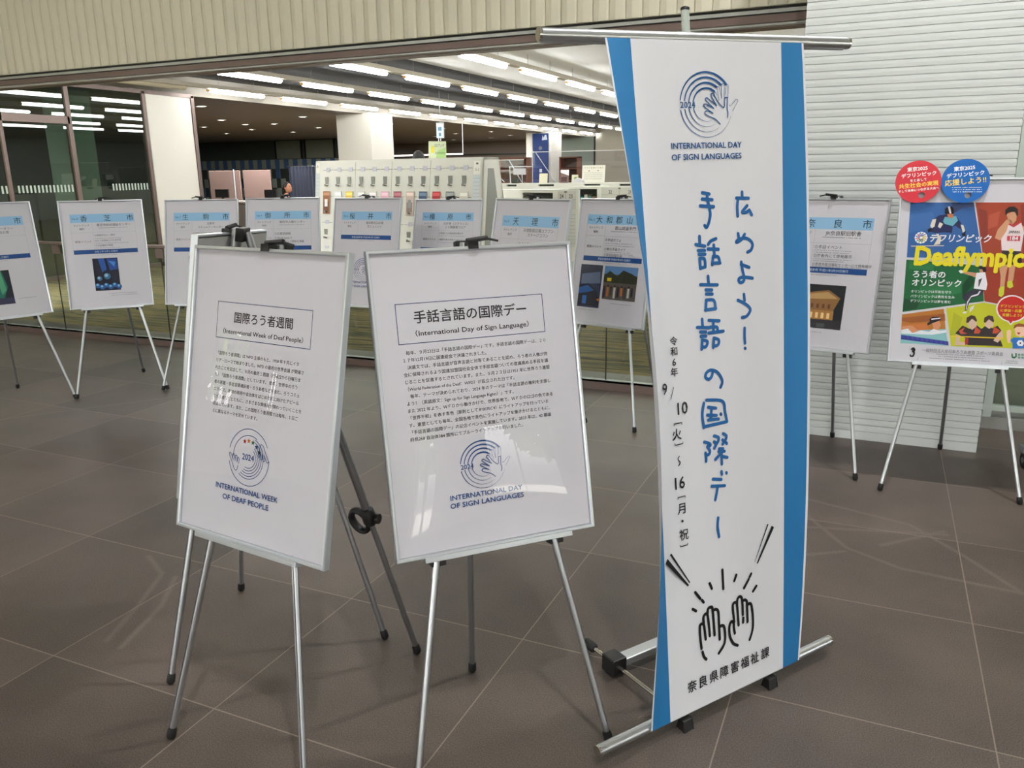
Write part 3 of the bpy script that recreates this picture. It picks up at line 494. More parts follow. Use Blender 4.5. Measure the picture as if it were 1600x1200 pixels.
def print_sports(s):
    W_, Y_ = (246, 246, 248), (236, 222, 36)
    for c, p, q in ATHLETES: s.poly(p, c, 1.0 + .12 * q)
    s.kk = 9.0
    c0 = (-202, 586)
    for i in range(12):
        a = R(30 * i); s.disc(c0[0] + 19 * math.cos(a), c0[1] + 19 * math.sin(a), 9, W_, 4, 12)
    s.disc(*c0, 18, W_, 4)
    for i, c in enumerate([(60, 90, 160), (190, 40, 50), (60, 90, 160), (190, 40, 50), (40, 120, 70), (40, 120, 70), (40, 120, 70), (220, 190, 50), (220, 190, 50), (220, 190, 50), (60, 90, 160), (60, 90, 160)]):
        a = R(100 + 30 * i); s.smooth([(c0[0] + 8 * math.cos(a + .5), c0[1] + 8 * math.sin(a + .5)), (c0[0] + 15 * math.cos(a + .25), c0[1] + 15 * math.sin(a + .25)), (c0[0] + 22 * math.cos(a), c0[1] + 22 * math.sin(a))], 4, c, 5)
    s.text('デフリンピック', -38, 585, 40, W_, bold=.03, fit=252, slant=.2, k=5)
    s.text('Deaflympics', -221, 461, 120, Y_, al='l', bold=.05, fit=481, k=7, base=True, slant=.06)
    s.text('ろう者の', -156, 416, 36, W_, bold=.03, fit=137); s.text('オリンピック', -122, 377, 36, W_, bold=.03, fit=206)
    for i, t in enumerate(['オリンピックは平和を守り', 'パラリンピックは勇気を生み', 'デフリンピックは夢を育む']): s.text(t, -228, 335 - 22.5 * i, 14.4, W_, al='l', bold=.014)
    for i, t in enumerate(['デフリンピック', 'に参加・応援・', '支援しよう!!']): s.text(t, 198, 280 - 20 * i, 14.5, Y_, bold=.02, k=5)
    s.text('JAPAN', 178, 617, 15, INKB, bold=.02, k=5); s.text('184', 180, 579, 25, W_, bold=.03, k=5, base=True)
    s.text('一般財団法人全日本ろうあ連盟 スポーツ委員会', 8, 61, 19, (90, 90, 94), fit=335)
    for i, (a, b) in enumerate(((-99, 205), (-89, 195), (-126, 250))): s.marks(a, 46 - i * 10.5, b, 6, (140, 140, 146))
    s.text('THE NIPPON', 212, 31, 8, (60, 110, 90)); s.text('FOUNDATION', 212, 22, 8, (60, 110, 90))

def board(key, c, yaw, lean, w, h, content, label, group, roll=0):
    y, l = R(yaw), R(lean); r = Vector((math.cos(y), math.sin(y), 0)); nh = Vector((math.sin(y), -math.cos(y), 0))
    u = Vector((0, 0, 1)) * math.cos(l) - nh * math.sin(l); n = r.cross(u); r, u = r * math.cos(R(roll)) + u * math.sin(R(roll)), u * math.cos(R(roll)) - r * math.sin(R(roll))
    t = empty('poster_frame', label, 'framed poster', group=group, M=Matrix(((r.x, u.x, n.x, c[0]), (r.y, u.y, n.y, c[1]), (r.z, u.z, n.z, c[2]), (0, 0, 0, 1))))
    mb = MB(); prof = [(0, -.012), (0, .006), (.002, .009), (.007, .009), (.0095, .006), (.0095, -.004), (.005, -.012)]; k = len(prof); vs = []
    for sx, sy in ((-1, 0), (1, 0), (1, 1), (-1, 1)):
        for d, z in prof: vs.append((sx * (w / 2 - d), (d if sy == 0 else h - d), z))
    fs = []
    for a in range(4):
        for b in range(k): fs.append((a * k + b, a * k + (b + 1) % k, ((a + 1) % 4) * k + (b + 1) % k, ((a + 1) % 4) * k + b))
    mb.add(vs, fs, FRAME_W); mb.build('frame_moulding', t)
    e = .0098
    MB().box(-w / 2 + e, w / 2 - e, e, h - e, -.010, -.003, BACKING).build('backing_board', t)
    s = Sheet(lambda a, b, k: (a, b, -.0008 + k)); hw = w * 500 - 10
    s.rect(-hw, hw, 10, h * 1000 - 10, PAPER, 0)
    if content: content(s)
    s.build('printed_poster', t)
    nx, ny = 14, 18; vs = []; rr = random.Random(sum(ord(x) for x in key)); ph = rr.uniform(0, 6)
    for j in range(ny + 1):
        for i in range(nx + 1):
            p, q = i / nx, j / ny; z = .0026 + .0042 * math.sin(math.pi * p) ** .7 * math.sin(math.pi * q) ** .7 * (1 + .25 * math.sin(5 * p + 3 * q + ph))
            vs.append((-w / 2 + e + (w - 2 * e) * p, e + (h - 2 * e) * q, z))
    MB().add(vs, [(j * (nx + 1) + i, j * (nx + 1) + i + 1, (j + 1) * (nx + 1) + i + 1, (j + 1) * (nx + 1) + i) for j in range(ny) for i in range(nx)], ACRYL, True).build('clear_cover', t)
    return t

GROOVE = mat('dark_groove', (60, 64, 70), .6)
def easel(c, yaw, lean, w, h, label, group, rear=(.1, .52), splay=(.26, .26), blocks=True, knob=None, hx=0.0, led=.2, fy=(0, 0), lever=1):
    l = R(lean); cz = c[2]
    t = empty('display_easel', label, 'easel', (c[0], c[1], 0), R(yaw), group)
    B = lambda u, v, n: Vector((u, v * math.sin(l) - n * math.cos(l), cz + v * math.cos(l) + n * math.sin(l)))
    rt_, up_, nn = Vector((1, 0, 0)), Vector((0, math.sin(l), math.cos(l))), Vector((0, -math.cos(l), math.sin(l)))
    M = ALU
    off = -.026; top = h + .012
    for i, sx in enumerate((-1, 1)):
        head = B(sx * .012, top, off); foot = Vector((sx * splay[i], -cz * math.tan(l) - off * math.cos(l) * .2 + fy[i], .03))
        mid = head.lerp(foot, .62); d = (foot - head).normalized()
        mb = MB().tube(head, mid, .0095, M).tube(mid - d * .001, foot, .0088, M)
        if not blocks: mb.tube(head + nn * .0086 + rt_ * .003 * sx, foot + nn * .0082 + rt_ * .003 * sx, .0015, GROOVE, n=6)
        lg = mb.build('leg', t)
        MB().lathe(foot - d * .004, d, [(0, .0102), (.006, .0122), (.026, .0128), (.032, .009)], RUBBER).build('rubber_foot', lg)
    head = B(hx, top - .004, off - .03); foot = Vector((rear[0], rear[1], .03)); d = (foot - head).normalized(); mid = head.lerp(foot, .5)
    if knob:
        mid = head.lerp(foot, knob)
    lg = MB().tube(head, mid, .0118 if knob else .0095, ALU_DK).tube(mid - d * .001, foot, .0088, ALU_DK).build('leg', t)
    MB().lathe(foot - d * .004, d, [(0, .0102), (.006, .0122), (.026, .0128), (.032, .009)], RUBBER).build('rubber_foot', lg)
    if knob:
        kb = MB().lathe(mid - d * .022, d, [(0, .015), (.004, .020), (.044, .0215), (.056, .015)], BLACK)
        sd = Vector((-1, -.2, 0)).normalized(); kb.ring(mid + sd * .036 + d * .026, sd, d, .027, .0095, BLACK, sy=1.35); kb.lathe(mid + d * .01, -sd, [(0, .012), (.02, .012), (.021, .017), (.034, .015)], BLACK); kb.build('tightening_collar', lg)
    # ledge
    mb = MB(); mb.obox(B(0, -.0055, -.006), rt_, up_, nn, led, .0045, .021, FRAME_W).obox(B(0, -.003, .0125), rt_, up_, nn, led, .007, .0022, FRAME_W); mb.build('ledge', t, bevel=.0012)
    if blocks:
        for sx in (-1, 1):
            uu = sx * (.02 + (splay[0] - .02) * (top / (top + cz))) * .98
            MB().obox(B(uu, -.019, -.020), rt_, up_, nn, .019, .009, .016, BLACK).build('ledge_bracket', t, bevel=.002)
    MB().obox(B(0, top - .012, off - .018), rt_, up_, nn, .03, .02, .012, BLACK).build('hinge_head', t, bevel=.003)
    cp = MB().obox(B(0, h + .006, -.012), rt_, up_, nn, .013, .0045, .027, BLACK).obox(B(0, h + .001, .0128), rt_, up_, nn, .013, .009, .0022, BLACK)
    cp.tube(B(-.012 * lever, h + .014, .0), B(.045 * lever, h + .020, -.004), .0062, BLACK, n=8).tube(B(.04 * lever, h + .019, -.004), B(.075 * lever, h + .012, -.01), .003, BLACK, n=8); cp.build('clip', t)
    return t
SZ = (.54, .757)
GB = 'city light-up posters on the far row of easels'; GE = 'tripod easels of the far row'
CITY = [
 ('b0', (-5.247, 3.484, .606), 70.8, 10.4, city('', ['市'], [172], [('駅前ロータリー', 20), ('平和の塔', 20)], [(500, 'メッセージ', 18)], '令和２年４月１日施行', pic_aurora), 'dim green and violet photo, at the left edge', (.112, .532)),
 ('b1', (-4.931, 4.033, .607), 46.6, 12.9, city('8', ['香', '芝', '市'], [-118, 32, 178], [('香芝市総合福祉センター', 20), (None, 0)], [(512, '①市役所ロビー展示', 15), (490, None, 170), (475, '②ろうあ協会との交流学習', 14), (455, None, 210), (440, '③手話講座の開講', 14), (422, None, 160)], '令和２年４月１日施行', pic_crystal), 'photo of glowing blue glass balls', (.115, .528)),
 ('b2', (-4.426, 4.369, .603), 21.7, 13.5, city('7', ['生', '駒', '市'], [-118, 32, 178], [('生駒市', 19), ('コミュニティセンター', 19)], [(515, '①市内小中学校で掲示', 15), (492, '②手話動画の配信', 15), (465, None, 200), (440, '③広報掲載', 15)], '手話言語条例', pic_night_blue), 'dark photo striped with blue light', (.1, .52)),
 ('b3', (-3.907, 4.638, .604), 23.0, 13.0, city('9', ['御', '所', '市'], [-110, 32, 170], [('御所市人権センター', 21), (None, 0)], [(500, '①広報誌掲載', 20), (467, '②市HP LINEで', 20), (443, '　ライトアップ情報を掲載', 18)], '令和２年４月１日施行'), 'three sparse event lines', (.1, .52)),
 ('b4', (-3.299, 4.735, .597), 1.9, 11.5, None, 'a blue round hand logo and empty middle', (.1, .5)),
 ('b5', (-2.833, 5.054, .580), 1.6, 12.3, city('5', ['橿', '原', '市'], [-125, 20, 165], [('分庁舎（ミグランス）', 21), ('１０階展望フロア', 21)], [(515, '①手話による絵本読み聞かせ', 15), (495, None, 210), (470, '②橿原市長の手話メッセージ', 15), (448, None, 180)], '手話言語条例'), 'a ten-floor viewing lounge named under its header', (.08, .14)),
 ('b6', (-1.809, 4.048, .617), -17.6, 12.0, city('4', ['天', '理', '市'], [-102, 36, 178], [('天理駅前広場コフフン', 21.5), ('ステージコフン', 21.5), ], [(508, '①ミニ手話教室', 20), (486, None, 190), (462, '②手話で話そう', 20), (440, None, 200)], '手話言語条例'), 'lower half hidden by the large day poster', (.1, .52)),
 ('b7', (-1.477, 4.624, .595), -14.7, 10.7, city('3', ['大', '和', '郡', '山', '市'], [-120, -50, 20, 92, 165], [('郡山城追手門', 24), (None, 0)], [(512, '①手話カフェ', 19), (492, None, 190), (478, None, 200), (458, '②観光手話ガイド', 19), (440, None, 180), (430, None, 200), (419, '③手話体験企画', 19)], '手話言語条例 平成27年4月1日施行', pic_two, bar_u=15), 'two photos, half behind the banner', (.1, .5)),
 ('b8', (-.264, 4.308, .611), -12.4, 11.8, city('1', ['奈', '良', '市'], [-96, 38, 175], [('JR奈良駅旧駅舎', 25), (None, 0)], [(514, '①手話イベント', 20), (497, None, 180), (486, None, 170), (470, '②庁舎内にて啓発展示', 19), (453, None, 190), (443, None, 150), (427, '③奈良市総合福祉センターにて啓発展示', 16), (416, None, 240)], '手話言語条例 平成31年3月29日施行', pic_station), 'photo of a floodlit old station', (.012, .482)),
]
CITY[4] = CITY[4][:4] + (None,) + CITY[4][5:]
def sakurai(s):
    city('6', ['桜', '井', '市'], [-118, 32, 178], [('桜井駅北口広場', 20), ('モニュメント', 20)], [], '手話言語条例 平成29年4月1日施行', None, (468, 498))(s)
    day_logo(s, -8, 258, 76, LOGOB); s.text('INTERNATIONAL DAY', 0, 160, 22, LOGOB, bold=.022, fit=222, base=True); s.text('OF SIGN LANGUAGES', 0, 132, 22, LOGOB, bold=.022, fit=228, base=True)
for i, (k, c, y, l, fn, what, rear) in enumerate(CITY):
    board(k, c, y, l, *SZ, sakurai if k == 'b4' else fn, 'framed white city poster with ' + what, GB)
    easel(c, y, l, *SZ, 'silver tripod easel of city poster with ' + what, GE, rear=rear, splay=(.29, .29), lever=1 if i % 2 else -1)
DAY = ((-.815, 1.71, .582), 46.4, 12.0); WEEK = ((-1.405, 1.448, .583), -6.7, 12.1); REV = ((-1.872, 1.833, .590), -69.0, 8.7); SPORT = ((.387, 4.185, .606), 5.8, 12.6)
GF = 'large posters at the front'
board('day', *DAY, *SZ, print_day, 'large framed white poster about a day of sign language, next to the tall banner', GF)
easel(*DAY, *SZ, 'silver tripod easel under the sign language day poster, beside the tall banner', GF + ' (easels)', rear=(.026, .324), splay=(.275, .255))
board('week', *WEEK, *SZ, print_week, 'large framed white poster about a week of deaf people, nearest on the left', GF)
easel(*WEEK, *SZ, 'grooved silver easel with black rear-leg collar, under the deaf people week poster', GF + ' (easels)', rear=(.1, .534), splay=(.237, .262), blocks=False, knob=.62, hx=-.05, led=.185)
board('rev', *REV, *SZ, None, 'framed poster turned away, its grey back behind the week of deaf people poster', GF, roll=2.5)
easel(*REV, *SZ, 'grooved silver easel holding the poster that is turned away', GF + ' (easels)', rear=(.017, .512), splay=(.28, .28), blocks=False, knob=.50, lever=-1)
sb = board('sport', *SPORT, .614, .861, print_sports, 'colourful framed sports poster with big yellow lettering and athletes', 'sports poster')
easel(*SPORT, .614, .861, 'silver tripod easel carrying the colourful sports poster before the siding wall', 'sports poster easel', rear=(.075, .585), splay=(.29, .29))

def fan(u, v, r, hu, hv, col, lines, label):
    M = sb.matrix_world.copy() @ Matrix.Translation((u / 1000, v / 1000, .0168))
    s = Sheet(lambda a, b, k: (a, b, .0009 + k)); n = 36; vs = []; c = ink(col, .4)
    for z in (.0008, 0):
        for i in range(n): t = 2 * math.pi * i / n; vs.append((r / 1000 * math.cos(t), r / 1000 * math.sin(t), z))
        for i in range(n): t = 2 * math.pi * i / n; vs.append(((hu + 14 * math.cos(t)) / 1000, (hv + 14 * math.sin(t)) / 1000, z))
    fs = []
    for i in range(n):
        j = (i + 1) % n; fs += [(i, j, n + j, n + i), (2 * n + j, 2 * n + i, 3 * n + i, 3 * n + j), (i, 2 * n + i, 2 * n + j, j), (n + j, 3 * n + j, 3 * n + i, n + i)]
    s.add(vs, fs, c)
    for t, a, b, z, cc, bo in lines: s.text(t, a, b, z, cc, rot=6, bold=bo, k=2) if t else [s.marks(-52 + 2 * q, b - q * 10, 120, 6, (210, 225, 240)) for q in range(3)]
    o = s.build('paper_fan'); o.matrix_world = M; return tag(o, label, 'paper fan', 'round card fans on the sports poster')
WH, YE = (248, 248, 248), (250, 214, 90)
fan(-235, 843, 98, 19, -62, (204, 52, 64), [('東京2025', -8, 60, 22, WH, .03), ('デフリンピック', 0, 33, 21.5, WH, .03), ('をとおして', 0, 8, 14.5, WH, .025), ('共生社会の実現', 2, -14, 24, YE, .025), ('そして未来につながる大会へ', 4, -37, 13.3, WH, .025)], 'round red card fan with a finger hole on the sports poster')
fan(-39, 845, 100, 15, -65, (24, 100, 180), [('東京2025', -8, 58, 22, WH, .03), ('デフリンピック', -2, 30, 22.5, WH, .03), ('応援しよう!!', 0, -2, 31, YE, .02), (None, 0, -30, 0, WH, 0)], 'round blue card fan with a finger hole on the sports poster')

# ------------------------------------------------------------------ the tall banner
cb = Vector((-.2745, 2.095, .055)); ct = Vector((-.444, 2.226, 1.8175)); LB = 1.776
rb = Vector((math.cos(R(56.5)), math.sin(R(56.5)), 0)); rtp = Vector((math.cos(R(46.2)) * math.cos(R(1.2)), math.sin(R(46.2)) * math.cos(R(1.2)), math.sin(R(1.2))))
tb = empty('banner_stand', 'tall white banner with blue side stripes and handwritten blue lettering on a metal stand', 'banner', (cb.x, cb.y, 0))
OB = Vector((cb.x, cb.y, 0))
def ban(s_, v_, k):
    t = v_ / LB; r = rb.lerp(rtp, max(0, min(1, t))).normalized(); base = cb.lerp(ct, t) - OB; n = r.cross((ct - cb).normalized())
    T = max(0.0, min(1.0, t)); amp = math.sin(math.pi * T) ** .9; e = .175; d = 0.0; x = s_
    if abs(s_) > e:
        sg = 1 if s_ > 0 else -1; th = R(80 if sg < 0 else 38) * amp; a = abs(s_) - e; L_ = .125
        if th > 1e-3:
            q = th / L_; x = sg * (e + math.sin(a * q) / q); d = (1 - math.cos(a * q)) / q; nn = n * math.cos(a * q) - r * sg * math.sin(a * q)
            return base + r * x + n * d + nn * k
    return base + r * x + n * (d + k)
s = Sheet(lambda a, b, k: ban(a, b, k * .5 + .0011)); CLOTH = mat('white_banner_cloth', (214, 216, 222), .7, spec=.3, var=.008, scale=12); STR = mat('blue_banner_print', (22, 110, 168), .6, var=.02, scale=12)
us = [-.300, -.2945, -.28, -.265, -.25, -.23, -.21, -.19, -.175, -.09, 0, .09, .175, .19, .21, .226, .245, .26, .275, .2935, .300]; nv = 44; vs = []
for j in range(nv + 1):
    for a in us: vs.append(ban(a, -.012 + (LB + .012) * j / nv, 0))
m = len(us); N2 = len(vs)
for j in range(nv + 1):
    for a in us: vs.append(ban(a, -.012 + (LB + .012) * j / nv, -.0007))
fw_ = []; fb_ = []
for j in range(nv):
    for i in range(m - 1):
        q = (j * m + i, j * m + i + 1, (j + 1) * m + i + 1, (j + 1) * m + i); mid = (us[i] + us[i + 1]) / 2
        (fb_ if (-.2945 < mid < -.23 or .226 < mid < .2935) else fw_).append(q); fw_.append(tuple(N2 + q[z] for z in (0, 3, 2, 1)))
o0 = len(s.v); s.v += [tuple(v) for v in vs]
for f in fw_: s.f.append(list(f)); s.mi.append(s.mid(CLOTH)); s.sm.append(True)
for f in fb_: s.f.append(list(f)); s.mi.append(s.mid(STR)); s.sm.append(True)
HB = (30, 92, 152); DB = (28, 78, 132)
for st in HANDWRITING: s.smooth(st, 9.2, HB)
for st, wd in CLAP: s.smooth(st, 9.0 if wd == 7 else 8.6, INKB)
for p in WEDGES: s.poly(p, INKB)
day_logo(s, -16.5, 1618, 80.5, DB)
s.text('INTERNATIONAL DAY', -19, 1510, 20.6, DB, bold=.026, fit=219, base=True); s.text('OF SIGN LANGUAGES', -20, 1482, 20.6, DB, bold=.026, fit=219, base=True)
for ch, u, v, z in [('令', -151, 1024, 25), ('和', -152, 997, 25), ('6', -153, 970, 27), ('年', -154, 943, 25), ('火', -156, 777, 33), ('月', -153, 574, 33), ('・', -152, 539, 33), ('祝', -149, 501, 33)]: s.text(ch, u, v, z, INKB, bold=.013)
s.text('9', -189, 904, 42, INKB, bold=.013); s.text('10', -133, 846, 46, INKB, bold=.013, xs=.92); s.text('16', -154, 647, 46, INKB, bold=.013, xs=.92)
s.stroke([(-170, 874), (-159, 903)], 1.8, INKB)
for v, d_ in ((806, -1), (749, 1), (606, -1), (470, 1)): s.stroke([(-172 + 8, v + 5 * d_), (-172 + 8, v), (-138, v), (-138, v + 5 * d_)], 2.8, INKB, cap=False)
s.smooth([(-152, 717), (-157, 710), (-150, 700), (-156, 692)], 3, INKB)
for ch, u in zip('奈良県障害福祉課', (-147, -105, -64, -23, 19, 60, 101, 145)): s.text(ch, u, 65, 36, INKB, bold=.014)
s.build('printed_cloth', tb)
nb = rb.cross(Vector((0, 0, 1))); nt_ = rtp.cross((ct - cb).normalized())
def bar(name, c, r, n, z):
    b = MB(); b.tube(c - OB - r * .462, c - OB + r * .462, .0155, ALU); b.tube(c - OB - r * .462 - n * .012 - Vector((0, 0, .008)), c - OB + r * .462 - n * .012 - Vector((0, 0, .008)), .008, ALU, n=8)
    p = b.build(name, tb)
    for sg in (-1, 1): MB().tube(c - OB + r * .462 * sg, c - OB + r * .469 * sg, .0162, CHROME).build('end_cap', p)
bar('top_bar', ct - nt_ * .018 + Vector((0, 0, .008)), rtp, nt_, 0); bar('bottom_bar', cb - nb * .018 - Vector((0, 0, .012)), rb, nb, 0)
rail = -nb * .31; bx = MB().obox(rail + rb * .0 + Vector((0, 0, .034)), rb, nb, Vector((0, 0, 1)), .17, .021, .012, FRAME_W); bx.build('rear_rail', tb, bevel=.003)
for sg in (-1, 1):
    o = rb * .172 * sg
    MB().obox(rail + o + Vector((0, 0, .034)), rb, nb, Vector((0, 0, 1)), .026, .03, .027, BLACK).build('joint_block', tb, bevel=.004)
    rd = MB().tube(o - nb * .43 + Vector((0, 0, .03)), o - nb * .02 + Vector((0, 0, .03)), .0068, CHROME).build('rod', tb)
    MB().lathe(o - nb * .455 + Vector((0, 0, .03)), nb, [(0, .011), (.004, .015), (.045, .015), (.05, .009)], RUBBER).build('rubber_cap', rd)
    MB().extr([(-.016, 0), (.016, 0), (.008, .03), (-.008, .03)], o - rb * .017, nb, Vector((0, 0, 1)), rb, .034, BLACK).build('foot_block', tb, bevel=.002)
pt = ct - OB - nt_ * .045 - rtp * .047 + Vector((0, 0, .083)); pf = rb * .03 - nb * .075
MB().obox((rail + pf) / 2 + Vector((0, 0, .034)), (pf - rail).normalized(), Vector((0, 0, 1)), (pf - rail).normalized().cross(Vector((0, 0, 1))), (pf - rail).length / 2, .010, .012, FRAME_W).build('support_arm', tb, bevel=.002)
MB().tube(pf + Vector((0, 0, .03)), pt, .0105, PALEGREEN).build('pole', tb); MB().lathe(pt, (0, 0, 1), [(0, .0115), (.006, .0115), (.009, .006)], BLACK).build('pole_cap', tb)
# ------------------------------------------------------------------ balustrade in the library opening
for i in range(7):
    x1 = -1.69 - 1.385 * i + (1.385 if i == 0 else 0); x0 = -1.69 - 1.385 * i
    if i == 0: x1 = -.48
    else: x0, x1 = -1.69 - 1.385 * i, -1.69 - 1.385 * (i - 1)
    o = MB().box(x0 + .006, x1 - .006, 5.342, 5.352, .064, .892, GLASS).build('balustrade_panel')
    tag(o, 'clear glass balustrade panel on the curb, %s from the siding wall' % ORD[i], 'glass panel', 'glass panels along the library opening')
    MB().box(x0 - .003, x0 + .003, 5.343, 5.351, .064, .88, BLACK).build('black_joint', o)
t = empty('handrail', 'brown flat handrail on square brackets behind the far left posters', 'handrail', (-7.2, 5.346, .9))
MB().box(-4.0, 2.5, -.03, .03, -.012, .012, BROWN).build('rail', t, bevel=.003)
for x in (-2.74, -1.355, -.03 + .06, 1.37):
    MB().box(x - .045, x + .045, -.028, -.012, -.10, -.02, BROWN).box(x - .012, x + .012, -.02, .02, -.03, -.012, BROWN).build('bracket', t)

# ------------------------------------------------------------------ library ceiling, walls, columns
XW = -11.4
LOB = stripe_material('lobby_ceiling_slats', (104, 94, 90), (130, 119, 114), 'Y', 1.1, .45, .5)
DKWALL = mat('dark_stone_wall', (66, 72, 68), .35, var=.15, scale=4)
TAUPE = mat('taupe_wall_paint', (150, 138, 130), .8, var=.03, scale=1)
struct(MB().box(XW, -6.9, 5.4, 36, 3.2, 3.35, DKPAINT).build('ceiling_dark'))
struct(MB().box(-6.9, 6.2, 5.4, 36, 3.2, 3.35, mat('bright_white_ceiling', (250, 250, 248), .9, var=.005, scale=2)).build('ceiling_white'))
struct(MB().box(-28.4, XW - .02, 5.4, 36, 2.9, 3.05, LOB).box(XW - .02, XW, 5.4, 36, 2.88, 3.35, mat('soffit_edge_paint', (150, 144, 134), .7)).build('ceiling_lobby'))
struct(MB().box(-28.4, 6.2, 36, 36.2, 0, 4.2, TAUPE).box(-28.4, XW - 2, 35.9, 36, 2.3, 2.36, DKWALL).build('wall_library_back'))
struct(MB().box(6.0, 6.2, 5.5, 36, 0, 4.2, WALLW).build('wall_library_east'))
mb = MB().box(-28.4, -28.2, 5.4, 36, 0, 3.0, DKWALL).box(-28.2, -18.4, 28.0, 28.2, 0, 2.9, DKWALL); TILE = [mat('grey_wall_tile', (150, 160, 154), .4), mat('blue_wall_tile', (80, 108, 150), .4)]
rr = random.Random(3)
for i in range(40):
    for j in range(5):
        if j == 4 or ((i + j) % 2 == 0 and rr.random() < .7) or (j == 3 and rr.random() < .25):
            x = -27.9 + i * .235; mb.box(x + .01, x + .225, 27.97, 28.0, .22 + j * .385, .59 + j * .385, TILE[i % 2 if j == 4 else (1 if rr.random() < .4 else 0)])
struct(mb.build('wall_lobby'))
for i, (x0, x1) in enumerate(((-23.3, -22.04), (-21.78, -20.4))):
    o = struct(MB().box(x0 - .06, x0, 27.94, 28.0, 2.16, 2.88, BLACK).box(x1, x1 + .06, 27.94, 28.0, 2.16, 2.88, BLACK).build('window_%d' % (12 + i)))
    MB().box(x0, x1, 27.97, 27.99, 2.16, 2.86, mat('dim_lit_room', (120, 126, 114), .6, var=.15, scale=3)).build('pane', o)
COLP = mat('white_column_paint', (226, 222, 212), .6, var=.01, scale=2)
struct(MB().box(-12.16, XW + .2, 16.85, 17.82, 0, 2.9, COLP).build('column_1')); struct(MB().box(-12.16, XW + .2, 28.4, 29.5, 0, 2.9, COLP).build('column_2')); struct(MB().box(-12.9, -12.3, 9.72, 10.16, 0, 2.9, mat('pale_green_column_paint', (160, 178, 166), .7)).build('column_3'))
# glazed partition along the library's west side
mb = MB()
for y, d in ((7.9, .05), (9.0, .07), (10.44, .06), (11.52, .07)): mb.box(XW - .05, XW + .03, y - d / 2, y + d / 2, 0, 2.88, BROWN)
mb.box(XW - .05, XW + .03, 5.5, 9.0, 2.29, 2.40, BROWN).box(XW - .05, XW + .03, 5.5, 11.55, 0, .06, BROWN).box(XW - .05, XW + .03, 5.5, 11.55, 2.84, 2.9, BROWN)
o = struct(mb.build('wall_glazed_west')); MB().box(XW - .01, XW, 5.5, 10.42, .06, 2.84, DKGLASS).build('glass_pane', o)
st = MB(); y = 5.6
while y < 10.35:
    if not (7.85 < y < 7.97 or 8.93 < y < 9.62): st.box(XW + .001, XW + .003, y, y + .028, 1.295, 1.40, mat('frosted_band', (176, 190, 180), .8))
    y += .062
st.build('frosted_band', o); MB().box(XW - .03, XW + .01, 10.5, 11.48, .06, 2.84, COLP).build('white_infill', o)
struct(MB().box(-28.2, XW - .1, 5.3, 5.4, 0, 2.9, DKWALL).build('wall_lobby_south'))

# strip lamps hung in rows; those behind the beam added to light the rack
LAMP = mat('strip_lamp_glow', (250, 251, 250), .4, var=0, emit=STRIP); HOUS = mat('strip_lamp_housing', (176, 168, 150), .5, var=.03)
CAPO = mat('amber_lamp_end', (214, 160, 70), .5, var=.05)
def strip(label, group, low=True):
    t = empty('strip_lamp', label, 'strip light', group=group)
    MB().box(-.062, .062, -.24, 1.70, .03, .095, HOUS).build('housing', t)
    MB().lathe((0, .05, .0), (0, 1, 0), [(0, .024), (.03, .038), (1.37, .038), (1.40, .024)], LAMP, n=10).build('lamp_tube', t)
    MB().lathe((0, .0, .0), (0, 1, 0), [(0, .018), (.049, .023)], CAPO, n=10).build('lamp_end', t)
    b = MB()
    for y in (.3, 1.2): b.tube((0, y, .095), (0, y, .25), .003, ALU_DK, n=5)
    b.build('hanging_wires', t); return t
st0 = None
for k, (x, y0, n) in enumerate(((-10.95, 9.52, 13), (-8.93, 5.64, 15), (-6.96, 5.64, 14), (-5.06, 5.78, 11), (-2.6, 5.78, 8), (-.4, 5.78, 8), (2.2, 5.78, 6))):  # rows east of the visible ones added, unseen, to light the white ceiling
    if k == 3: st0 = None
    for i in range(n):
        y = y0 + 1.94 * i; lab = 'lit strip lamp, %s from the hall in the %s row from the west' % (ORD[i], ORD[k])
        if st0 is None: st0 = strip(lab, 'strip lamps in the library ceiling', k < 3); st0.location = (x, y, 2.95)
        else: dup(st0, (x, y, 2.95), lab)
unl = bpy.data.objects.get('strip_lamp')
for ch in unl.children:
    if ch.name.startswith('lamp_tube'):
        ch.data = ch.data.copy(); ch.data.materials[0] = mat('unlit_lamp_tube', (186, 176, 150), .5, var=.02)
unl['label'] = 'unlit strip lamp, nearest the hall in the row over the glazed west partition'
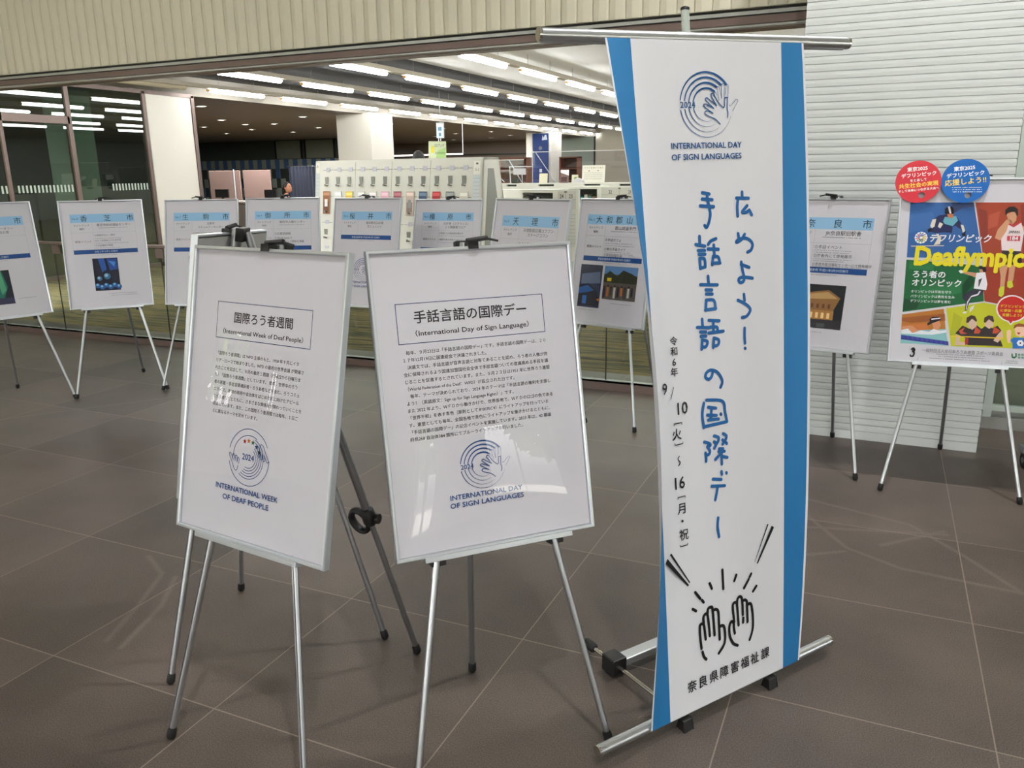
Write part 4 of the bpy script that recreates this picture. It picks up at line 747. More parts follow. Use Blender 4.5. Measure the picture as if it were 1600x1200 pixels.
# recessed lamps of the low ceiling
dl = None; GLOW = mat('downlight_glow', (255, 246, 236), .4, var=0, emit=22)
PTS = [(-15.74, 16.87), (-16.59, 18.69), (-18.36, 18.93), (-15.77, 18.93), (-18.25, 20.83), (-13.34, 17.1), (-20.65, 22.3), (-18.29, 22.88), (-15.99, 21.23), (-13.3, 21.0), (-13.3, 24.2), (-15.6, 23.6), (-12.9, 27.0), (-13.0, 13.4), (-14.6, 27.5), (-16.4, 29.2), (-13.6, 30.2), (-15.2, 31.8), (-17.4, 32.6), (-13.1, 33.6), (-14, 7.6), (-13.6, 10.4), (-17.5, 9.0)]  # last points, behind the west glazing, are added to brighten the lobby there
for i, (x, y) in enumerate(sorted(PTS, key=lambda p: p[1])):
    lab = 'small round downlight in the low dark ceiling, %s counted away from the hall' % (ORD[i] if i < 16 else ['seventeenth', 'eighteenth', 'nineteenth', 'twentieth', 'twenty-first', 'twenty-second', 'twenty-third'][i - 16])
    if dl is None:
        dl = empty('downlight', lab, 'downlight', (x, y, 2.9), group='downlights of the low ceiling')
        MB().ring((0, 0, -.004), (1, 0, 0), (0, 1, 0), .11, .008, FRAME_W, n=16, k=5).build('lamp_ring', dl); MB().lathe((0, 0, -.001), (0, 0, -1), [(0, .105), (.006, .10)], GLOW, n=14).build('lamp_lens', dl)
        l = bpy.data.lights.new('downlight', 'AREA'); l.shape = 'DISK'; l.size = .18; l.energy = 95; l.color = (1, .95, .9); lo = bpy.data.objects.new('downlight_beam', l); COL.objects.link(lo); lo.parent = dl; lo.location = (0, 0, -.012)
    else: dup(dl, (x, y, 2.9), lab)

# ------------------------------------------------------------------ leaning magazine rack
RACKW = mat('white_rack_enamel', (212, 212, 202), .5, var=.012, scale=6); RACKG = mat('grey_rack_panel', (140, 142, 136), .6, var=.02); HOOK = mat('grey_hook_metal', (120, 122, 116), .5, .3, var=.05)
PALEB = mat('pale_blue_card', (196, 208, 210), .7)
rk = empty('magazine_rack', 'long white leaning display rack with rows of grey hooks behind the glass', 'display rack', (-5.275, 8.39, 0), R(-8.5))
HW = 1.28; ZT = 1.665; FT, FBt, BT, BB = -.0, -.20, .28, .62      # local y: front top, front bottom, back top, back bottom
fy_ = lambda z: FBt + (FT - FBt) * z / ZT
mb = MB(); poly = [(FBt, .06), (FT, ZT), (BT, ZT), (BB, .06)]
mb.extr([(FBt, .06), (FT, ZT), (FT + .03, ZT), (FBt + .03, .06)], (-HW, 0, 0), (0, 1, 0), (0, 0, 1), (1, 0, 0), 2 * HW, RACKW)
mb.extr([(BB - .03, .06), (BT - .03, ZT), (BT, ZT), (BB, .06)], (-HW, 0, 0), (0, 1, 0), (0, 0, 1), (1, 0, 0), 2 * HW, RACKW).box(-HW, HW, FT, BT, ZT - .03, ZT, RACKW).box(-HW + .02, HW - .02, FBt + .03, BB - .03, 0, .07, RACKG)
mb.build('body', rk)
for sx in (-1, 1):
    x = HW - .02 if sx > 0 else -HW + .0; e = MB().extr(poly, (x, 0, 0), (0, 1, 0), (0, 0, 1), (1, 0, 0), .02, RACKW)
    q = [(FBt + .10, .10), (FT + .07, ZT - .12), (BT - .10, ZT - .12), (BB - .16, .10)]; e.extr(q, (x + (.02 if sx > 0 else -.002), 0, 0), (0, 1, 0), (0, 0, 1), (1, 0, 0), .002, RACKG); e.build('end_panel', rk)
for k in range(1, 4): x = -1.18 + .575 * k; MB().extr([(fy_(.1) - .002, .1), (fy_(1.64) - .002, 1.64), (fy_(1.64), 1.64), (fy_(.1), .1)], (x, 0, 0), (0, 1, 0), (0, 0, 1), (1, 0, 0), .004, RACKG).build('seam', rk)
s = Sheet(lambda a, b, k: (a, fy_(b) - .004 - k, b)); s.rect(1150, 1240, 1480, 1625, (232, 232, 222), 0); s.text('ル-2', 1195, 1535, 40, (70, 70, 66), k=2, xs=.8); s.rect(1180, 1210, 1588, 1606, (90, 90, 88), 2); s.rect(1150, 1240, 1200, 1478, (204, 214, 216), 0)
for i in range(6): s.rect(1152, 1238, 1240 + 40 * i, 1242 + 40 * i, (120, 126, 126), 2)
s.build('side_label', rk)
s = Sheet(lambda a, b, k: (a, fy_(b) - .004 - k, b)); s.rect(-1270, -1205, 1520, 1640, (226, 226, 216), 0); s.text('ル', -1240, 1600, 40, (70, 70, 66), k=2); s.rect(-1270, -1205, 1240, 1510, (196, 204, 206), 0)
for i in range(5): s.rect(-1268, -1207, 1280 + 44 * i, 1282 + 44 * i, (120, 126, 126), 2)
s.build('side_label', rk)
hx_ = [-1.18 + .575 * k + .10 + .19 * j for k in range(4) for j in range(3)]
hk0 = nt0 = None
for tier in range(4):
    z = 1.555 - .315 * tier
    for x in hx_:
        if hk0 is None:
            hk0 = MB().box(-.027, .027, -.006, .0, -.05, .05, HOOK).box(-.004, .022, -.045, .0, -.062, -.048, HOOK).box(-.004, .022, -.05, -.042, -.062, -.035, HOOK).build('hook', rk)
            nt0 = MB().box(-.031, .031, -.006, -.003, -.026, .026, mat('lilac_name_tag', (196, 196, 208), .6)).box(-.088, .088, -.004, -.001, -.006, -.001, HOOK).build('name_tag', rk); a, b = hk0, nt0
        else:
            a = hk0.copy(); b = nt0.copy()
            for q in (a, b): COL.objects.link(q); q.parent = rk
        a.location = (x + .0, fy_(z - .135), z - .135); b.location = (x + .02, fy_(z), z)
MC = [(150, 96, 60), (222, 224, 220), (228, 190, 84), (206, 206, 204), (210, 208, 206), (226, 170, 186), (150, 80, 92), (196, 176, 166), (70, 92, 120), (176, 48, 52), (120, 124, 126), (210, 206, 196)]
MN = ['brown', 'white and grey', 'white and yellow', 'pale grey', 'silver grey', 'pink and white', 'dark red and pink', 'beige', 'slate blue', 'bright red', 'dark grey', 'cream']
Mr = Matrix.Translation((-5.275, 8.39, 0)) @ Matrix.Rotation(R(-8.5), 4, 'Z')
for i, x in enumerate(hx_):
    z = 1.555 - .315 - .215; t = math.atan2(FT - FBt, ZT)
    mg = empty('magazine', '%s magazine on the white rack, %s from its left end' % (MN[i], ORD[i]), 'magazine', group='magazines hung on the white rack')
    mg.matrix_world = Mr @ Matrix.Translation((x + .01, fy_(z) - .011, z)) @ Matrix.Rotation(-t, 4, 'X')
    MB().box(-.058, .058, -.004, .004, 0, .275, mat('magazine_pages', (230, 228, 220), .8)).build('pages', mg)
    s = Sheet(lambda a, b, k: (a, -.0045 - k, b)); s.rect(-58, 58, 0, 275, MC[i], 0); s.rect(-50, 50, 225, 262, tuple(min(255, q + 50) for q in MC[i]), 2); s.rect(-45, 40, 40, 150, tuple(int(q * .7) for q in MC[i]), 2); s.rect(-30, 20, 90, 180, tuple(min(255, int(q * 1.15)) for q in MC[(i + 3) % 12]), 3); s.build('cover', mg)
cd = empty('shelf_sign', 'green and yellow card sign standing on top of the white rack', 'sign'); cd.matrix_world = Mr @ Matrix.Translation((.56, .10, ZT)) @ Matrix.Rotation(R(2), 4, 'Y')
MB().box(-.125, .125, .0, .004, 0, .185, mat('sign_card', (226, 232, 200), .6)).box(-.05, .05, .004, .05, 0, .004, PALEB).build('card', cd)
s = Sheet(lambda a, b, k: (a, -.0004 - k, b)); s.rect(-123, 123, 2, 183, (222, 232, 196), 0); s.poly([(-20, 2), (123, 2), (123, 120), (20, 90)], (176, 212, 140), 1); s.rect(-85, -48, 60, 130, (244, 228, 40), 2); s.text('CDブック', 30, 140, 40, (50, 60, 50), bold=.01, k=3, fit=135); s.rect(-30, 110, 62, 67, (90, 130, 80), 3); s.rect(-30, 110, 46, 51, (90, 130, 80), 3); s.build('printing', cd)

# ------------------------------------------------------------------ low bookcases
SHW = mat('white_shelf_enamel', (224, 225, 214), .5, var=.012, scale=5); SLOT = mat('dark_shelf_recess', (60, 62, 58), .7, var=.05)
def bookcase(name, loc, w, d, h, label, parts, group=None, rz=0):
    t = empty(name, label, 'bookcase', loc, rz, group); e = .025
    MB().box(-w / 2, -w / 2 + e, 0, d, 0, h, SHW).box(w / 2 - e, w / 2, 0, d, 0, h, SHW).box(-w / 2 + e, w / 2 - e, 0, d, h - .035, h, SHW).box(-w / 2 + e, w / 2 - e, 0, d, 0, .08, SHW).build('carcass', t)
    MB().box(-w / 2 + e, w / 2 - e, d - .02, d, .08, h - .035, RACKG).build('back_panel', t)
    for z in parts: MB().box(-w / 2 + e, w / 2 - e, .01, d - .02, z - .012, z + .012, SHW).build('shelf', t)
    return t
bcA = bookcase('bookcase', (-3.66, 8.88, 0), .44, .42, 1.3, 'white low bookcase left of the 24 and 23 end panel', (.45, .82, 1.12), 'white low bookcases')
def endpanel(x, y, w, nums, label):
    t = empty('shelf_end_panel', label, 'shelf end panel', (x, y, 0), group='numbered shelf ends')
    MB().box(-w / 2, w / 2, 0, .05, 0, 1.3, SHW).build('panel', t)
    s = Sheet(lambda a, b, k: (a, -.002 - k, b)); a0, a1 = -w * 500 + 60, w * 500 - 30; s.rect(a0, a1, 1080, 1285, (206, 206, 196), 0); s.rect(-2, 2, 1085, 1262, (130, 130, 126), 1); s.rect(a0, a1, 1190, 1193, (130, 130, 126), 1)
    for n_, u in zip(nums, ((a0) / 2, a1 / 2)): s.text(n_, u, 1230, 62, (60, 60, 58), bold=.02, k=2, xs=.75)
    s.rect(-16, 16, 1268, 1282, (90, 90, 86), 1)
    for i in range(9): s.rect(a0 + 8, a1 - 8, 700 + i * 40, 703 + i * 40, (150, 150, 146), 1)
    s.rect(a0, a1, 660, 1078, (212, 214, 208), 0); s.build('number_plate', t)
endpanel(-3.30, 8.83, .31, ('24', '23'), 'white shelf end panel numbered 24 and 23'); endpanel(-3.22, 10.65, .62, ('22', '21'), 'white shelf end panel numbered 22 and 21')
bookcase('bookcase', (-3.76, 10.75, 0), .46, .42, 1.3, 'white low bookcase with teal books between the numbered end panels', (.45, .8, 1.0), 'white low bookcases')
for i, c in enumerate([(60, 130, 128), (72, 150, 140), (60, 130, 128), (190, 186, 170), (90, 130, 120), (160, 120, 90)]):
    x = -3.93 + i * .055; o = MB().box(x, x + .045, 10.80, 11.0, 1.012, 1.19 - (i % 3) * .015, mat('book_cloth_%d' % i, c, .7, var=.08)).build('book', bevel=.003)
    tag(o, ['teal book, end of the row', 'bright teal book, second in the row', 'teal book, third in the row', 'pale grey book', 'sage green book', 'tan book'][i] + ' on the shelf between the numbered end panels', 'book', 'books between the numbered shelf ends')
def slotted(loc, w, h, xs, label):
    t = empty('shelf_counter', label, 'low shelf', loc, group='white shelf rows with dark slots')
    MB().box(-w / 2, w / 2, 0, .5, 0, h - .055, SHW).box(-w / 2, w / 2, 0, .5, h - .02, h, SHW).box(-w / 2, w / 2, .06, .5, h - .055, h - .02, SLOT).build('body', t); x = -w / 2
    for a, b in sorted(xs) + [(w / 2, 0)]: MB().box(x, a, -.001, .06, h - .055, h - .02, SHW).build('front_rail', t); x = b
    return t
slotted((-5.4, 13.9, 0), 3.4, 1.3, ((-.95, -.75), (-.32, -.02), (.55, .85), (1.2, 1.55)), 'long white shelf row with dark slots, farther of two')
slotted((-5.0, 11.6, 0), 2.2, 1.235, ((-.75, -.45), (.12, .5)), 'white shelf row with dark slots, nearer of two')

def card(name, loc, w, h, label, cat, col, draw=None, lean=8, group=None):
    t = empty(name, label, cat, loc, 0, group); t.rotation_euler = (R(-lean), 0, 0)
    MB().box(-w / 2, w / 2, 0, .006, 0, h, mat('card_' + name, col, .6)).build('card', t)
    MB().box(-w * .3, w * .3, .006, .05, 0, .004, mat('card_' + name, col, .6)).build('foot', t)
    if draw:
        s = Sheet(lambda a, b, k: (a, -.001 - k, b)); draw(s, w * 1000, h * 1000); s.build('printing', t)
    return t
def hand_sign(s, w, h):
    s.text('インフォメーション', 0, h - 42, 36, (60, 60, 56), fit=w * .86); s.text('●', -w * .2, h - 95, 26, (60, 60, 56)); s.text('●', w * .2, h - 92, 26, (60, 60, 56))
    for i in range(4): s.marks(-w * .4, h - 130 - i * 34, w * .8, 12, (150, 150, 144))
card('handwritten_sign', (-4.72, 14.0, 1.302), .42, .30, 'cream handwritten sign standing on the far white shelf row', 'sign', (232, 230, 216), hand_sign)
card('photo_card', (-5.26, 14.0, 1.302), .16, .23, 'small dark photo card with a white corner on the far shelf row', 'card', (120, 96, 92), lambda s, w, h: (s.poly([(-w / 2, h), (w / 2, h), (w / 2, h * .55), (-w / 2, h * .78)], (240, 240, 244)), s.rect(-w * .4, w * .3, 20, h * .45, (84, 62, 60))))
card('green_card', (-5.08, 14.05, 1.302), .12, .14, 'small pale green card beside the dark photo card', 'card', (206, 208, 180), lambda s, w, h: s.rect(-w * .1, w * .35, 40, 100, (120, 150, 96)))
card('cream_card', (-5.66, 13.98, 1.302), .16, .17, 'blank cream card standing on the far shelf row by the acrylic stand', 'card', (226, 220, 194))
t = empty('folded_paper', 'white folded paper lying on the far shelf row', 'paper', (-4.98, 13.98, 1.302)); MB().extr([(-.11, 0), (.1, 0), (.09, .05), (-.02, .085), (-.06, .06)], (0, -.06, 0), (1, 0, 0), (0, 0, 1), (0, 1, 0), .12, PAPER).build('paper', t)
t = empty('small_dark_box', 'small dark grey box on the far shelf row below the acrylic stand', 'box', (-6.2, 13.98, 1.302)); MB().box(-.055, .055, -.05, .05, 0, .075, SLOT).box(-.058, .058, -.053, .053, .075, .088, SLOT).build('body', t, bevel=.004)
t = empty('acrylic_stand', 'clear acrylic stand holding a white sheet on the far shelf row', 'acrylic stand', (-6.12, 14.05, 1.304)); t.rotation_euler = (R(5), 0, 0)
MB().box(-.22, .22, 0, .006, 0, .29, ACRYL).build('sheet', t); MB().box(-.225, -.213, -.006, .012, 0, .30, FRAME_W).box(.0, .012, .03, .042, 0, .21, FRAME_W).box(-.22, .22, -.004, .01, .287, .297, FRAME_W).build('edge_bars', t); MB().box(-.15, .1, -.006, -.001, .15, .26, PAPER).build('notice', t)
for i, (x0, x1, y, z, lab) in enumerate(((-6.0, -3.9, 14.25, 1.85, 'right'), (-7.06, -6.16, 14.3, 1.72, 'left'))):
    t = empty('splash_screen', 'clear upright screen standing on the far shelf row, %s one' % ('wide tall' if i == 0 else 'narrow lower'), 'screen', ((x0 + x1) / 2, y, 1.302), group='clear screens on the shelf row'); t.rotation_euler = (R(5), 0, 0); hw = (x1 - x0) / 2
    MB().box(-hw, hw, 0, .005, 0, z - 1.302, ACRYL).build('clear_sheet', t); MB().box(-hw, hw, -.004, .009, z - 1.306, z - 1.294, mat('clear_edge', (214, 216, 212), .2, var=0)).build('top_edge', t)
    MB().tube((-hw + .1, .01, z - 1.31), (-hw + .42, .14, 0), .008, FRAME_W, n=8).tube((hw - .3, .01, z - 1.31), (hw - .12, .14, 0), .008, FRAME_W, n=8).build('stay', t)
WOOD = mat('red_brown_wood', (112, 66, 46), .5, var=.15, scale=5)
def woodcase(x0, x1, y, z, label):
    t = empty('wooden_bookcase', label, 'bookcase', ((x0 + x1) / 2, y, 0), group='brown wooden bookcases'); hw = (x1 - x0) / 2
    MB().box(-hw, -hw + .04, 0, .4, 0, z, WOOD).box(hw - .04, hw, 0, .4, 0, z, WOOD).box(-hw, hw, 0, .4, z - .04, z, WOOD).box(-hw, hw, .37, .4, 0, z, mat('dark_wood_back', (70, 40, 30), .6, var=.1)).build('carcass', t)
    for k in range(1, 5): MB().box(-hw + .04, hw - .04, .01, .37, z * k / 5, z * k / 5 + .03, WOOD).build('shelf', t)
woodcase(-11.2, -9.9 - .35, 24, 1.94, 'brown wooden bookcase seen left of the blue hanging'); woodcase(-9.95, -9.3, 26, 1.97, 'narrow brown wooden bookcase right of the white column')
bl = empty('hanging_banner', 'dark blue hanging banner with white mark on the far column', 'banner', (-11.57, 28.33, 0)); MB().box(-.31, .31, 0, .03, .6, 2.84, mat('dark_blue_cloth', (26, 52, 108), .7, var=.05)).build('cloth', bl)
s = Sheet(lambda a, b, k: (a, -.003 - k * 4, b)); s.poly([(60, 2600), (90, 2780), (130, 2690), (170, 2780), (230, 2790), (270, 2620)], (196, 206, 220)); s.disc(0, 2330, 70, (110, 116, 124)); s.rect(-40, 60, 1480, 1600, (196, 206, 214)); s.marks(-200, 1700, 260, 26, (110, 130, 170)); s.marks(-200, 1650, 230, 22, (110, 130, 170)); s.build('printing', bl)
struct(MB().box(-12.6, -11.1, 33, 33.05, 0, 2.88, mat('grey_green_panel', (120, 130, 120), .3, var=.05, scale=2)).box(-11.1, -11.03, 32.97, 33.05, 0, 2.88, BLACK).box(-11.03, -7.5, 33, 33.05, 0, 3.2, mat('beige_wall', (160, 154, 140), .8)).box(-12.66, -12.6, 32.97, 33.05, 0, 2.88, BLACK).build('wall_far_glazed'))
ex = empty('hanging_sign', 'small white and pale blue lit sign hanging under the low ceiling', 'sign', (-8.86, 16, 2.57)); MB().box(-.085, .085, -.02, .02, -.34, -.02, mat('sign_case', (200, 206, 206), .5)).tube((0, 0, -.02), (0, 0, .63), .006, ALU_DK, n=6).build('case', ex)
s = Sheet(lambda a, b, k: (a, -.021 - k, b)); s.rect(-80, 80, -335, -60, mat('lit_sign_face', (206, 226, 236), .5, var=0, emit=.5), 0); s.rect(-45, 45, -190, -110, (110, 150, 176)); s.rect(-30, 30, -300, -230, (120, 160, 180)); s.build('face', ex)
for i, (x0, x1, y) in enumerate(((-12.25, -11.45, 22.0), (-14.6, -12.4, 22.4))):
    t = empty('tube_lamp', 'bare white tube lamp under the far wall, %s one' % ('shorter' if i == 0 else 'longer'), 'tube light', ((x0 + x1) / 2, y, 2.04), group='bare tube lamps'); hw = (x1 - x0) / 2
    MB().tube((-hw, 0, 0), (hw, 0, 0), .022, mat('tube_glow', (255, 240, 236), .4, var=0, emit=2.2), n=8).build('tube', t); b = MB()
    for sx in (-1, 1): b.tube((sx * hw, 0, -.03), (sx * hw, 0, .86), .012, FRAME_W, n=6)
    b.build('hanger', t)

# ------------------------------------------------------------------ lobby desk, screens, people
PINK = mat('dusty_pink_fabric_screen', (150, 126, 120), .9, var=.04); 
for i, (x0, x1) in enumerate(((-18.5, -17.32), (-17.2, -16.2))):
    t = empty('office_screen', 'dusty pink office screen behind the desk, %s of the white post' % ('left' if i == 0 else 'right'), 'office screen', ((x0 + x1) / 2, 19.1, 0), group='pink office screens'); hw = (x1 - x0) / 2
    MB().box(-hw, hw, -.02, .02, .06, 1.65, PINK).build('panel', t, bevel=.01); MB().box(-hw, -hw + .3, -.15, .15, 0, .06, ALU_DK).box(hw - .3, hw, -.15, .15, 0, .06, ALU_DK).build('feet', t)
t = empty('white_post', 'thin white post between the pink office screens', 'post', (-17.24, 18.75, 0)); MB().tube((0, 0, .02), (0, 0, 1.68), .025, FRAME_W).lathe((0, 0, 0), (0, 0, 1), [(0, .14), (.02, .14)], FRAME_W).build('pole', t)
DESK = mat('pale_desk_top', (160, 150, 140), .5); t = empty('reception_desk', 'long reception desk in the dim lobby', 'desk', (-14.4, 15.9, 0))
MB().box(-2.4, 1.5, -.4, .35, .86, .90, DESK).build('desk_top', t, bevel=.005); MB().box(-2.35, 1.45, -.36, -.33, .05, .86, mat('desk_front', (104, 96, 90), .6)).build('front_panel', t)
for x in (-2.3, 1.4): MB().box(x - .03, x + .03, -.3, .3, 0, .86, ALU_DK).build('leg', t)
def monitor(x, y, w, h, label):
    t = empty('monitor', label, 'monitor', (x, y, .90), group='office equipment on the reception desk'); MB().box(-w / 2, w / 2, -.02, .02, .08, .08 + h, BLACK).build('screen', t, bevel=.005); MB().box(-.03, .03, .0, .04, .01, .2, BLACK).box(-.11, .11, -.07, .09, 0, .012, BLACK).build('stand', t)
monitor(-15.0, 15.85, .42, .2, 'black monitor in the middle of the reception desk'); monitor(-13.35, 15.7, .36, .19, 'small black screen beside the seated person in black')
t = empty('printer', 'flat black printer at the end of the reception desk', 'printer', (-16.2, 15.85, .90)); MB().box(-.25, .25, -.18, .18, 0, .12, BLACK).build('body', t, bevel=.015); MB().box(-.18, .18, -.22, -.17, .03, .045, SLOT).build('tray', t)
t = empty('hanging_curtain', 'dark blue grey curtain near the lobby wall', 'curtain', (-18.4, 23.4, 0)); vs = []; 
for k in range(41): x = -.62 + 1.24 * k / 40; vs += [(x, .05 * math.sin(k * 1.3), .4), (x, .05 * math.sin(k * 1.3 + .2), 1.78)]
n = len(vs); vs += [(a, b + .01, c) for a, b, c in vs]; CURT = mat('dark_curtain', (46, 52, 68), .9, var=.1)
MB().add(vs, [(2 * k, 2 * k + 2, 2 * k + 3, 2 * k + 1) for k in range(40)] + [(n + 2 * k, n + 2 * k + 1, n + 2 * k + 3, n + 2 * k + 2) for k in range(40)], CURT, True).build('cloth', t); MB().tube((-.68, 0, 1.79), (.68, 0, 1.79), .012, ALU_DK, n=8).build('rod', t)

SKIN = mat('skin', (190, 132, 104), .6, var=.04, scale=20); HAIR = mat('black_hair', (20, 18, 18), .6, var=.2, scale=40); CLOTHB = mat('black_clothes', (24, 24, 28), .85, var=.1); TROUS = mat('dark_trousers', (44, 46, 54), .85, var=.1)
def skinned(name, joints, edges, m, parent, sub=2, root=0):
    me = bpy.data.meshes.new(name); me.from_pydata([j[0] for j in joints], edges, []); me.materials.append(m); o = bpy.data.objects.new(name, me); COL.objects.link(o); o.parent = parent
    k = o.modifiers.new('skin', 'SKIN'); k.use_smooth_shade = True
    for i, j in enumerate(joints):
        sv = me.skin_vertices[0].data[i]; r = j[1]; sv.radius = r if isinstance(r, tuple) else (r, r); sv.use_root = (i == root)
    o.modifiers.new('sub', 'SUBSURF').levels = sub; o.modifiers['sub'].render_levels = sub; return o
def person(name_label, loc, rz, seated, lean, headturn, grp=None):
    t = empty('person', name_label, 'person', loc, R(rz)); L = lean
    hip = .46 if seated else .93; P = lambda x, y, z: (x, y, z)
    ch = hip + .38; nk = hip + .54; hd = hip + .62
    J = [(P(0, 0, hip), (.15, .11)), (P(0, -L * .3, hip + .2), (.13, .10)), (P(0, -L * .7, ch), (.155, .11)), (P(0, -L, nk - .02), (.075, .065)), (P(0, -L * 1.1, hd), (.05, .05))]; E_ = [(0, 1), (1, 2), (2, 3), (3, 4)]
    for sx in (-1, 1):
        b = len(J); kn = P(sx * .11, -.44, hip + .02) if seated else P(sx * .1, -.01, .5); an = P(sx * .11, -.42, .09) if seated else P(sx * .1, .02, .09)
        J += [(P(sx * .09, -.02, hip - .03), (.095, .095)), (kn, .062), (an, .04), ((an[0], an[1] - .14, .035), .035)]; E_ += [(0, b), (b, b + 1), (b + 1, b + 2), (b + 2, b + 3)]
        b = len(J); el = P(sx * .25, -L * .6 - .02, hip + .16) if seated else P(sx * .24, .03, hip + .2); wr = P(sx * .16, -L - .24, hip + .24) if seated else P(sx * .25, -.05, hip - .04)
        J += [(P(sx * .19, -L * .9, nk - .08), .058), (el, .043), (wr, .028)]; E_ += [(2, b), (b, b + 1), (b + 1, b + 2)]
    body = skinned('body', J, E_, SKIN, t); JC = [(j[0], tuple(q * 1.14 for q in (j[1] if isinstance(j[1], tuple) else (j[1], j[1])))) for j in J]
    up = [0, 1, 2, 3, 13, 14, 6] ; 
    # clothing: jacket over trunk and arms, trousers over legs, shoes
    ids = [0, 1, 2, 3, 9, 10, 11, 16, 17, 18]; mp = {a: i for i, a in enumerate(ids)}; jj = [JC[a] for a in ids]; jj[3] = (jj[3][0], (.072, .064))
    skinned('jacket', jj, [(mp[a], mp[b]) for a, b in E_ if a in mp and b in mp], CLOTHB, t)
    ids = [0, 5, 6, 7, 12, 13, 14]; mp = {a: i for i, a in enumerate(ids)}; skinned('trousers', [JC[a] for a in ids], [(mp[a], mp[b]) for a, b in E_ if a in mp and b in mp], TROUS, t)
    for k in (7, 14): a = J[k][0]; MB().ball((a[0], a[1] - .07, .04), .05, BLACK, sx=.95, sy=2.3, sz=.8).build('shoe', t)
    for k, sx in ((11, -1), (18, 1)):      # hands with fingers
        w_ = Vector(J[k][0]); d = (w_ - Vector(J[k - 1][0])).normalized(); sd = d.cross(Vector((0, 0, 1))).normalized(); jn = [(tuple(w_), .02), (tuple(w_ + d * .06), (.034, .016))]; ed = [(0, 1)]
        for q, ln in enumerate((.055, .068, .072, .06)):
            b = len(jn); o_ = sd * (-.027 + .018 * q); jn += [(tuple(w_ + d * .085 + o_), .0095), (tuple(w_ + d * (.085 + ln * .55) + o_ + Vector((0, 0, -.008))), .0085), (tuple(w_ + d * (.085 + ln) + o_ + Vector((0, 0, -.03))), .007)]; ed += [(1, b), (b, b + 1), (b + 1, b + 2)]
        b = len(jn); jn += [(tuple(w_ + d * .045 + sd * .04 * sx), .010), (tuple(w_ + d * .08 + sd * .055 * sx), .008)]; ed += [(1, b), (b, b + 1)]
        skinned('hand', jn, ed, SKIN, t, 1)
    hm = MB(); c = Vector((0, 0, 0)); hm.ball((0, 0, 0), .1, SKIN, 18, 14, .78, .95, 1.18); hm.ball((0, -.03, -.06), .062, SKIN, 12, 8, .9, 1.0, .9); hm.extr([(-.012, 0), (.012, 0), (0, .045)], (0, -.092, -.03), (1, 0, 0), (0, 0, 1), (0, -1, 0), .02, SKIN)
    for sx in (-1, 1): hm.ball((sx * .08, .01, -.01), .024, SKIN, 8, 6, .45, .8, 1.2); hm.ball((sx * .03, -.087, .008), .009, BLACK, 8, 6)
    hm.ball((0, -.088, -.065), .02, mat('lips', (160, 90, 80), .6), 10, 6, 1.1, .3, .3)
    h = hm.build('head', t); h.location = (0, -L * 1.15 - .02, hd + .10); h.rotation_euler = (R(headturn[0]), 0, R(headturn[1]))
    hr = MB(); hr.ball((0, .018, .022), .106, HAIR, 18, 12, .8, .92, 1.12); hr.ball((0, .045, -.03), .08, HAIR, 14, 10, .85, .8, 1.0); hr.build('hair', h); return t
person('person in black clothes sitting at the reception desk, head bent', (-12.55, 15.05, .04), 150, True, .16, (-14, -60))
t = empty('office_chair', 'dark office chair under the person at the reception desk', 'chair', (-12.55, 15.03, 0), R(150)); MB().box(-.23, .23, -.22, .22, .345, .40, BLACK).build('seat', t, bevel=.02); MB().box(-.21, .21, .24, .28, .5, .9, BLACK).build('backrest', t, bevel=.02); MB().tube((0, 0, .06), (0, 0, .345), .03, ALU_DK).tube((0, .2, .36), (0, .26, .55), .015, ALU_DK).build('column', t)
for k in range(5):
    a = R(72 * k); lg = MB().tube((0, 0, .08), (.26 * math.cos(a), .26 * math.sin(a), .06), .016, ALU_DK, n=8).build('leg', t); MB().ball((.26 * math.cos(a), .26 * math.sin(a), .028), .028, BLACK, 10, 8).build('caster', lg)
person('person with black hair standing behind the white magazine rack', (-5.62, 9.5, .0), 195, False, .03, (0, 30))

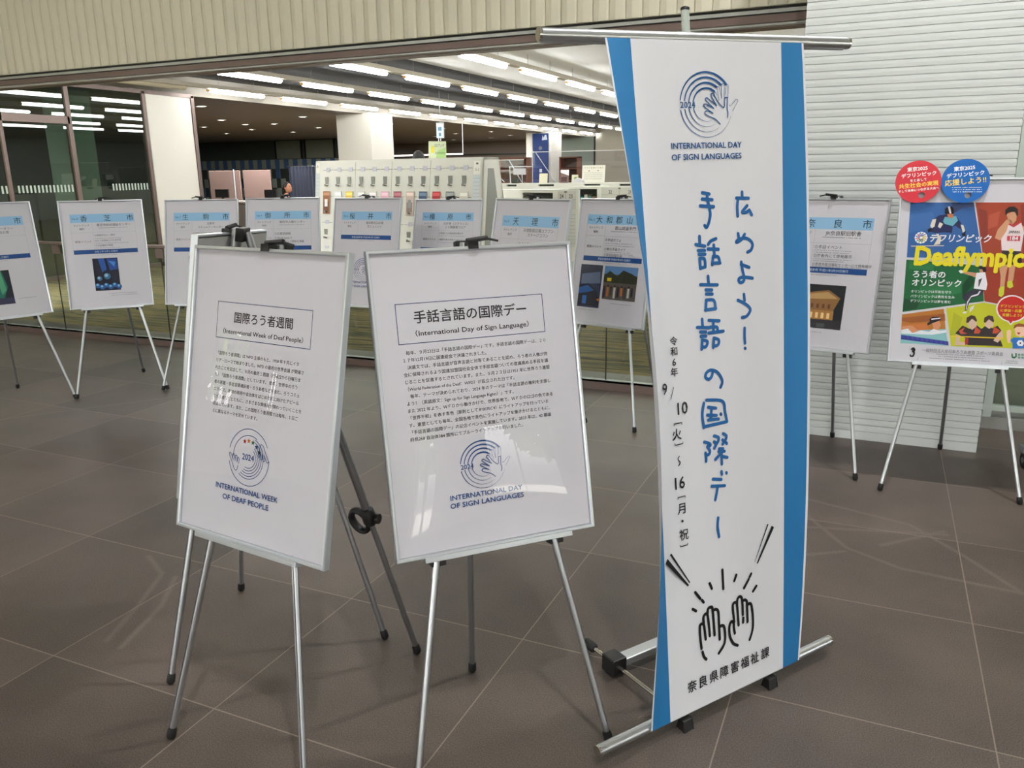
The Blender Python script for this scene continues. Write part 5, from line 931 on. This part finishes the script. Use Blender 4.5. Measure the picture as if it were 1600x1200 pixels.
# ------------------------------------------------------------------ behind the bay window, and the trolley at the right edge
BEI = mat('beige_bookcase', (206, 196, 168), .5, var=.03)
t = empty('beige_bookcase', 'beige bookcase standing behind the window right of the siding wall', 'bookcase', (1.2, 5.62, 0)); MB().box(-.58, -.54, 0, .35, 0, 1.78, BEI).box(.54, .58, 0, .35, 0, 1.78, BEI).box(-.54, .54, 0, .35, 1.73, 1.78, BEI).box(-.54, .54, .33, .35, 0, 1.73, BEI).build('carcass', t)
MB().box(-.54, .54, .0, .02, .0, 1.0, mat('olive_grey_door', (150, 148, 138), .5, var=.04)).build('lower_door', t)
for z in (1.1, 1.42): MB().box(-.54, .54, .02, .33, z, z + .025, BEI).build('shelf', t)
for i, (c, nme) in enumerate(((( 96, 120, 60), 'moss green'), ((140, 50, 54), 'dark red'), ((226, 226, 222), 'white'), ((70, 90, 130), 'navy'))):
    o = MB().box(.68 + .05 * i, .724 + .05 * i, 5.66, 5.84, 1.446, 1.66 - .02 * (i % 2), mat('book_%d' % i, c, .6, var=.05)).build('book', bevel=.003); tag(o, nme + ' book on the beige bookcase behind the window', 'book', 'books behind the bay window')
t = empty('wheeled_trolley', 'grey trolley on black casters cut by the right edge of the view', 'trolley', (.905, 4.66, 0), R(15))
MB().box(-.16, .5, -.03, .03, .085, .12, ALU_DK).box(.15, .2, -.3, .3, .085, .12, ALU_DK).build('base_bar', t, bevel=.004); MB().tube((.17, 0, .12), (.17, 0, 1.0), .018, ALU).build('upright', t); MB().box(-.05, .45, -.2, .2, 1.0, 1.03, DKPAINT).build('tray', t, bevel=.004)
for x, y in ((-.13, 0), (.47, 0), (.175, .27), (.175, -.27)):
    c_ = MB(); c_.lathe((x - .012, y, .042), (1, 0, 0), [(0, .034), (.003, .042), (.021, .042), (.024, .034)], RUBBER).lathe((x - .014, y, .042), (1, 0, 0), [(0, .016), (.028, .016)], ALU_DK, n=12).box(x - .018, x + .018, y - .02, y + .02, .07, .09, BLACK).build('caster', t)
bpy.data.objects.remove(_fo)
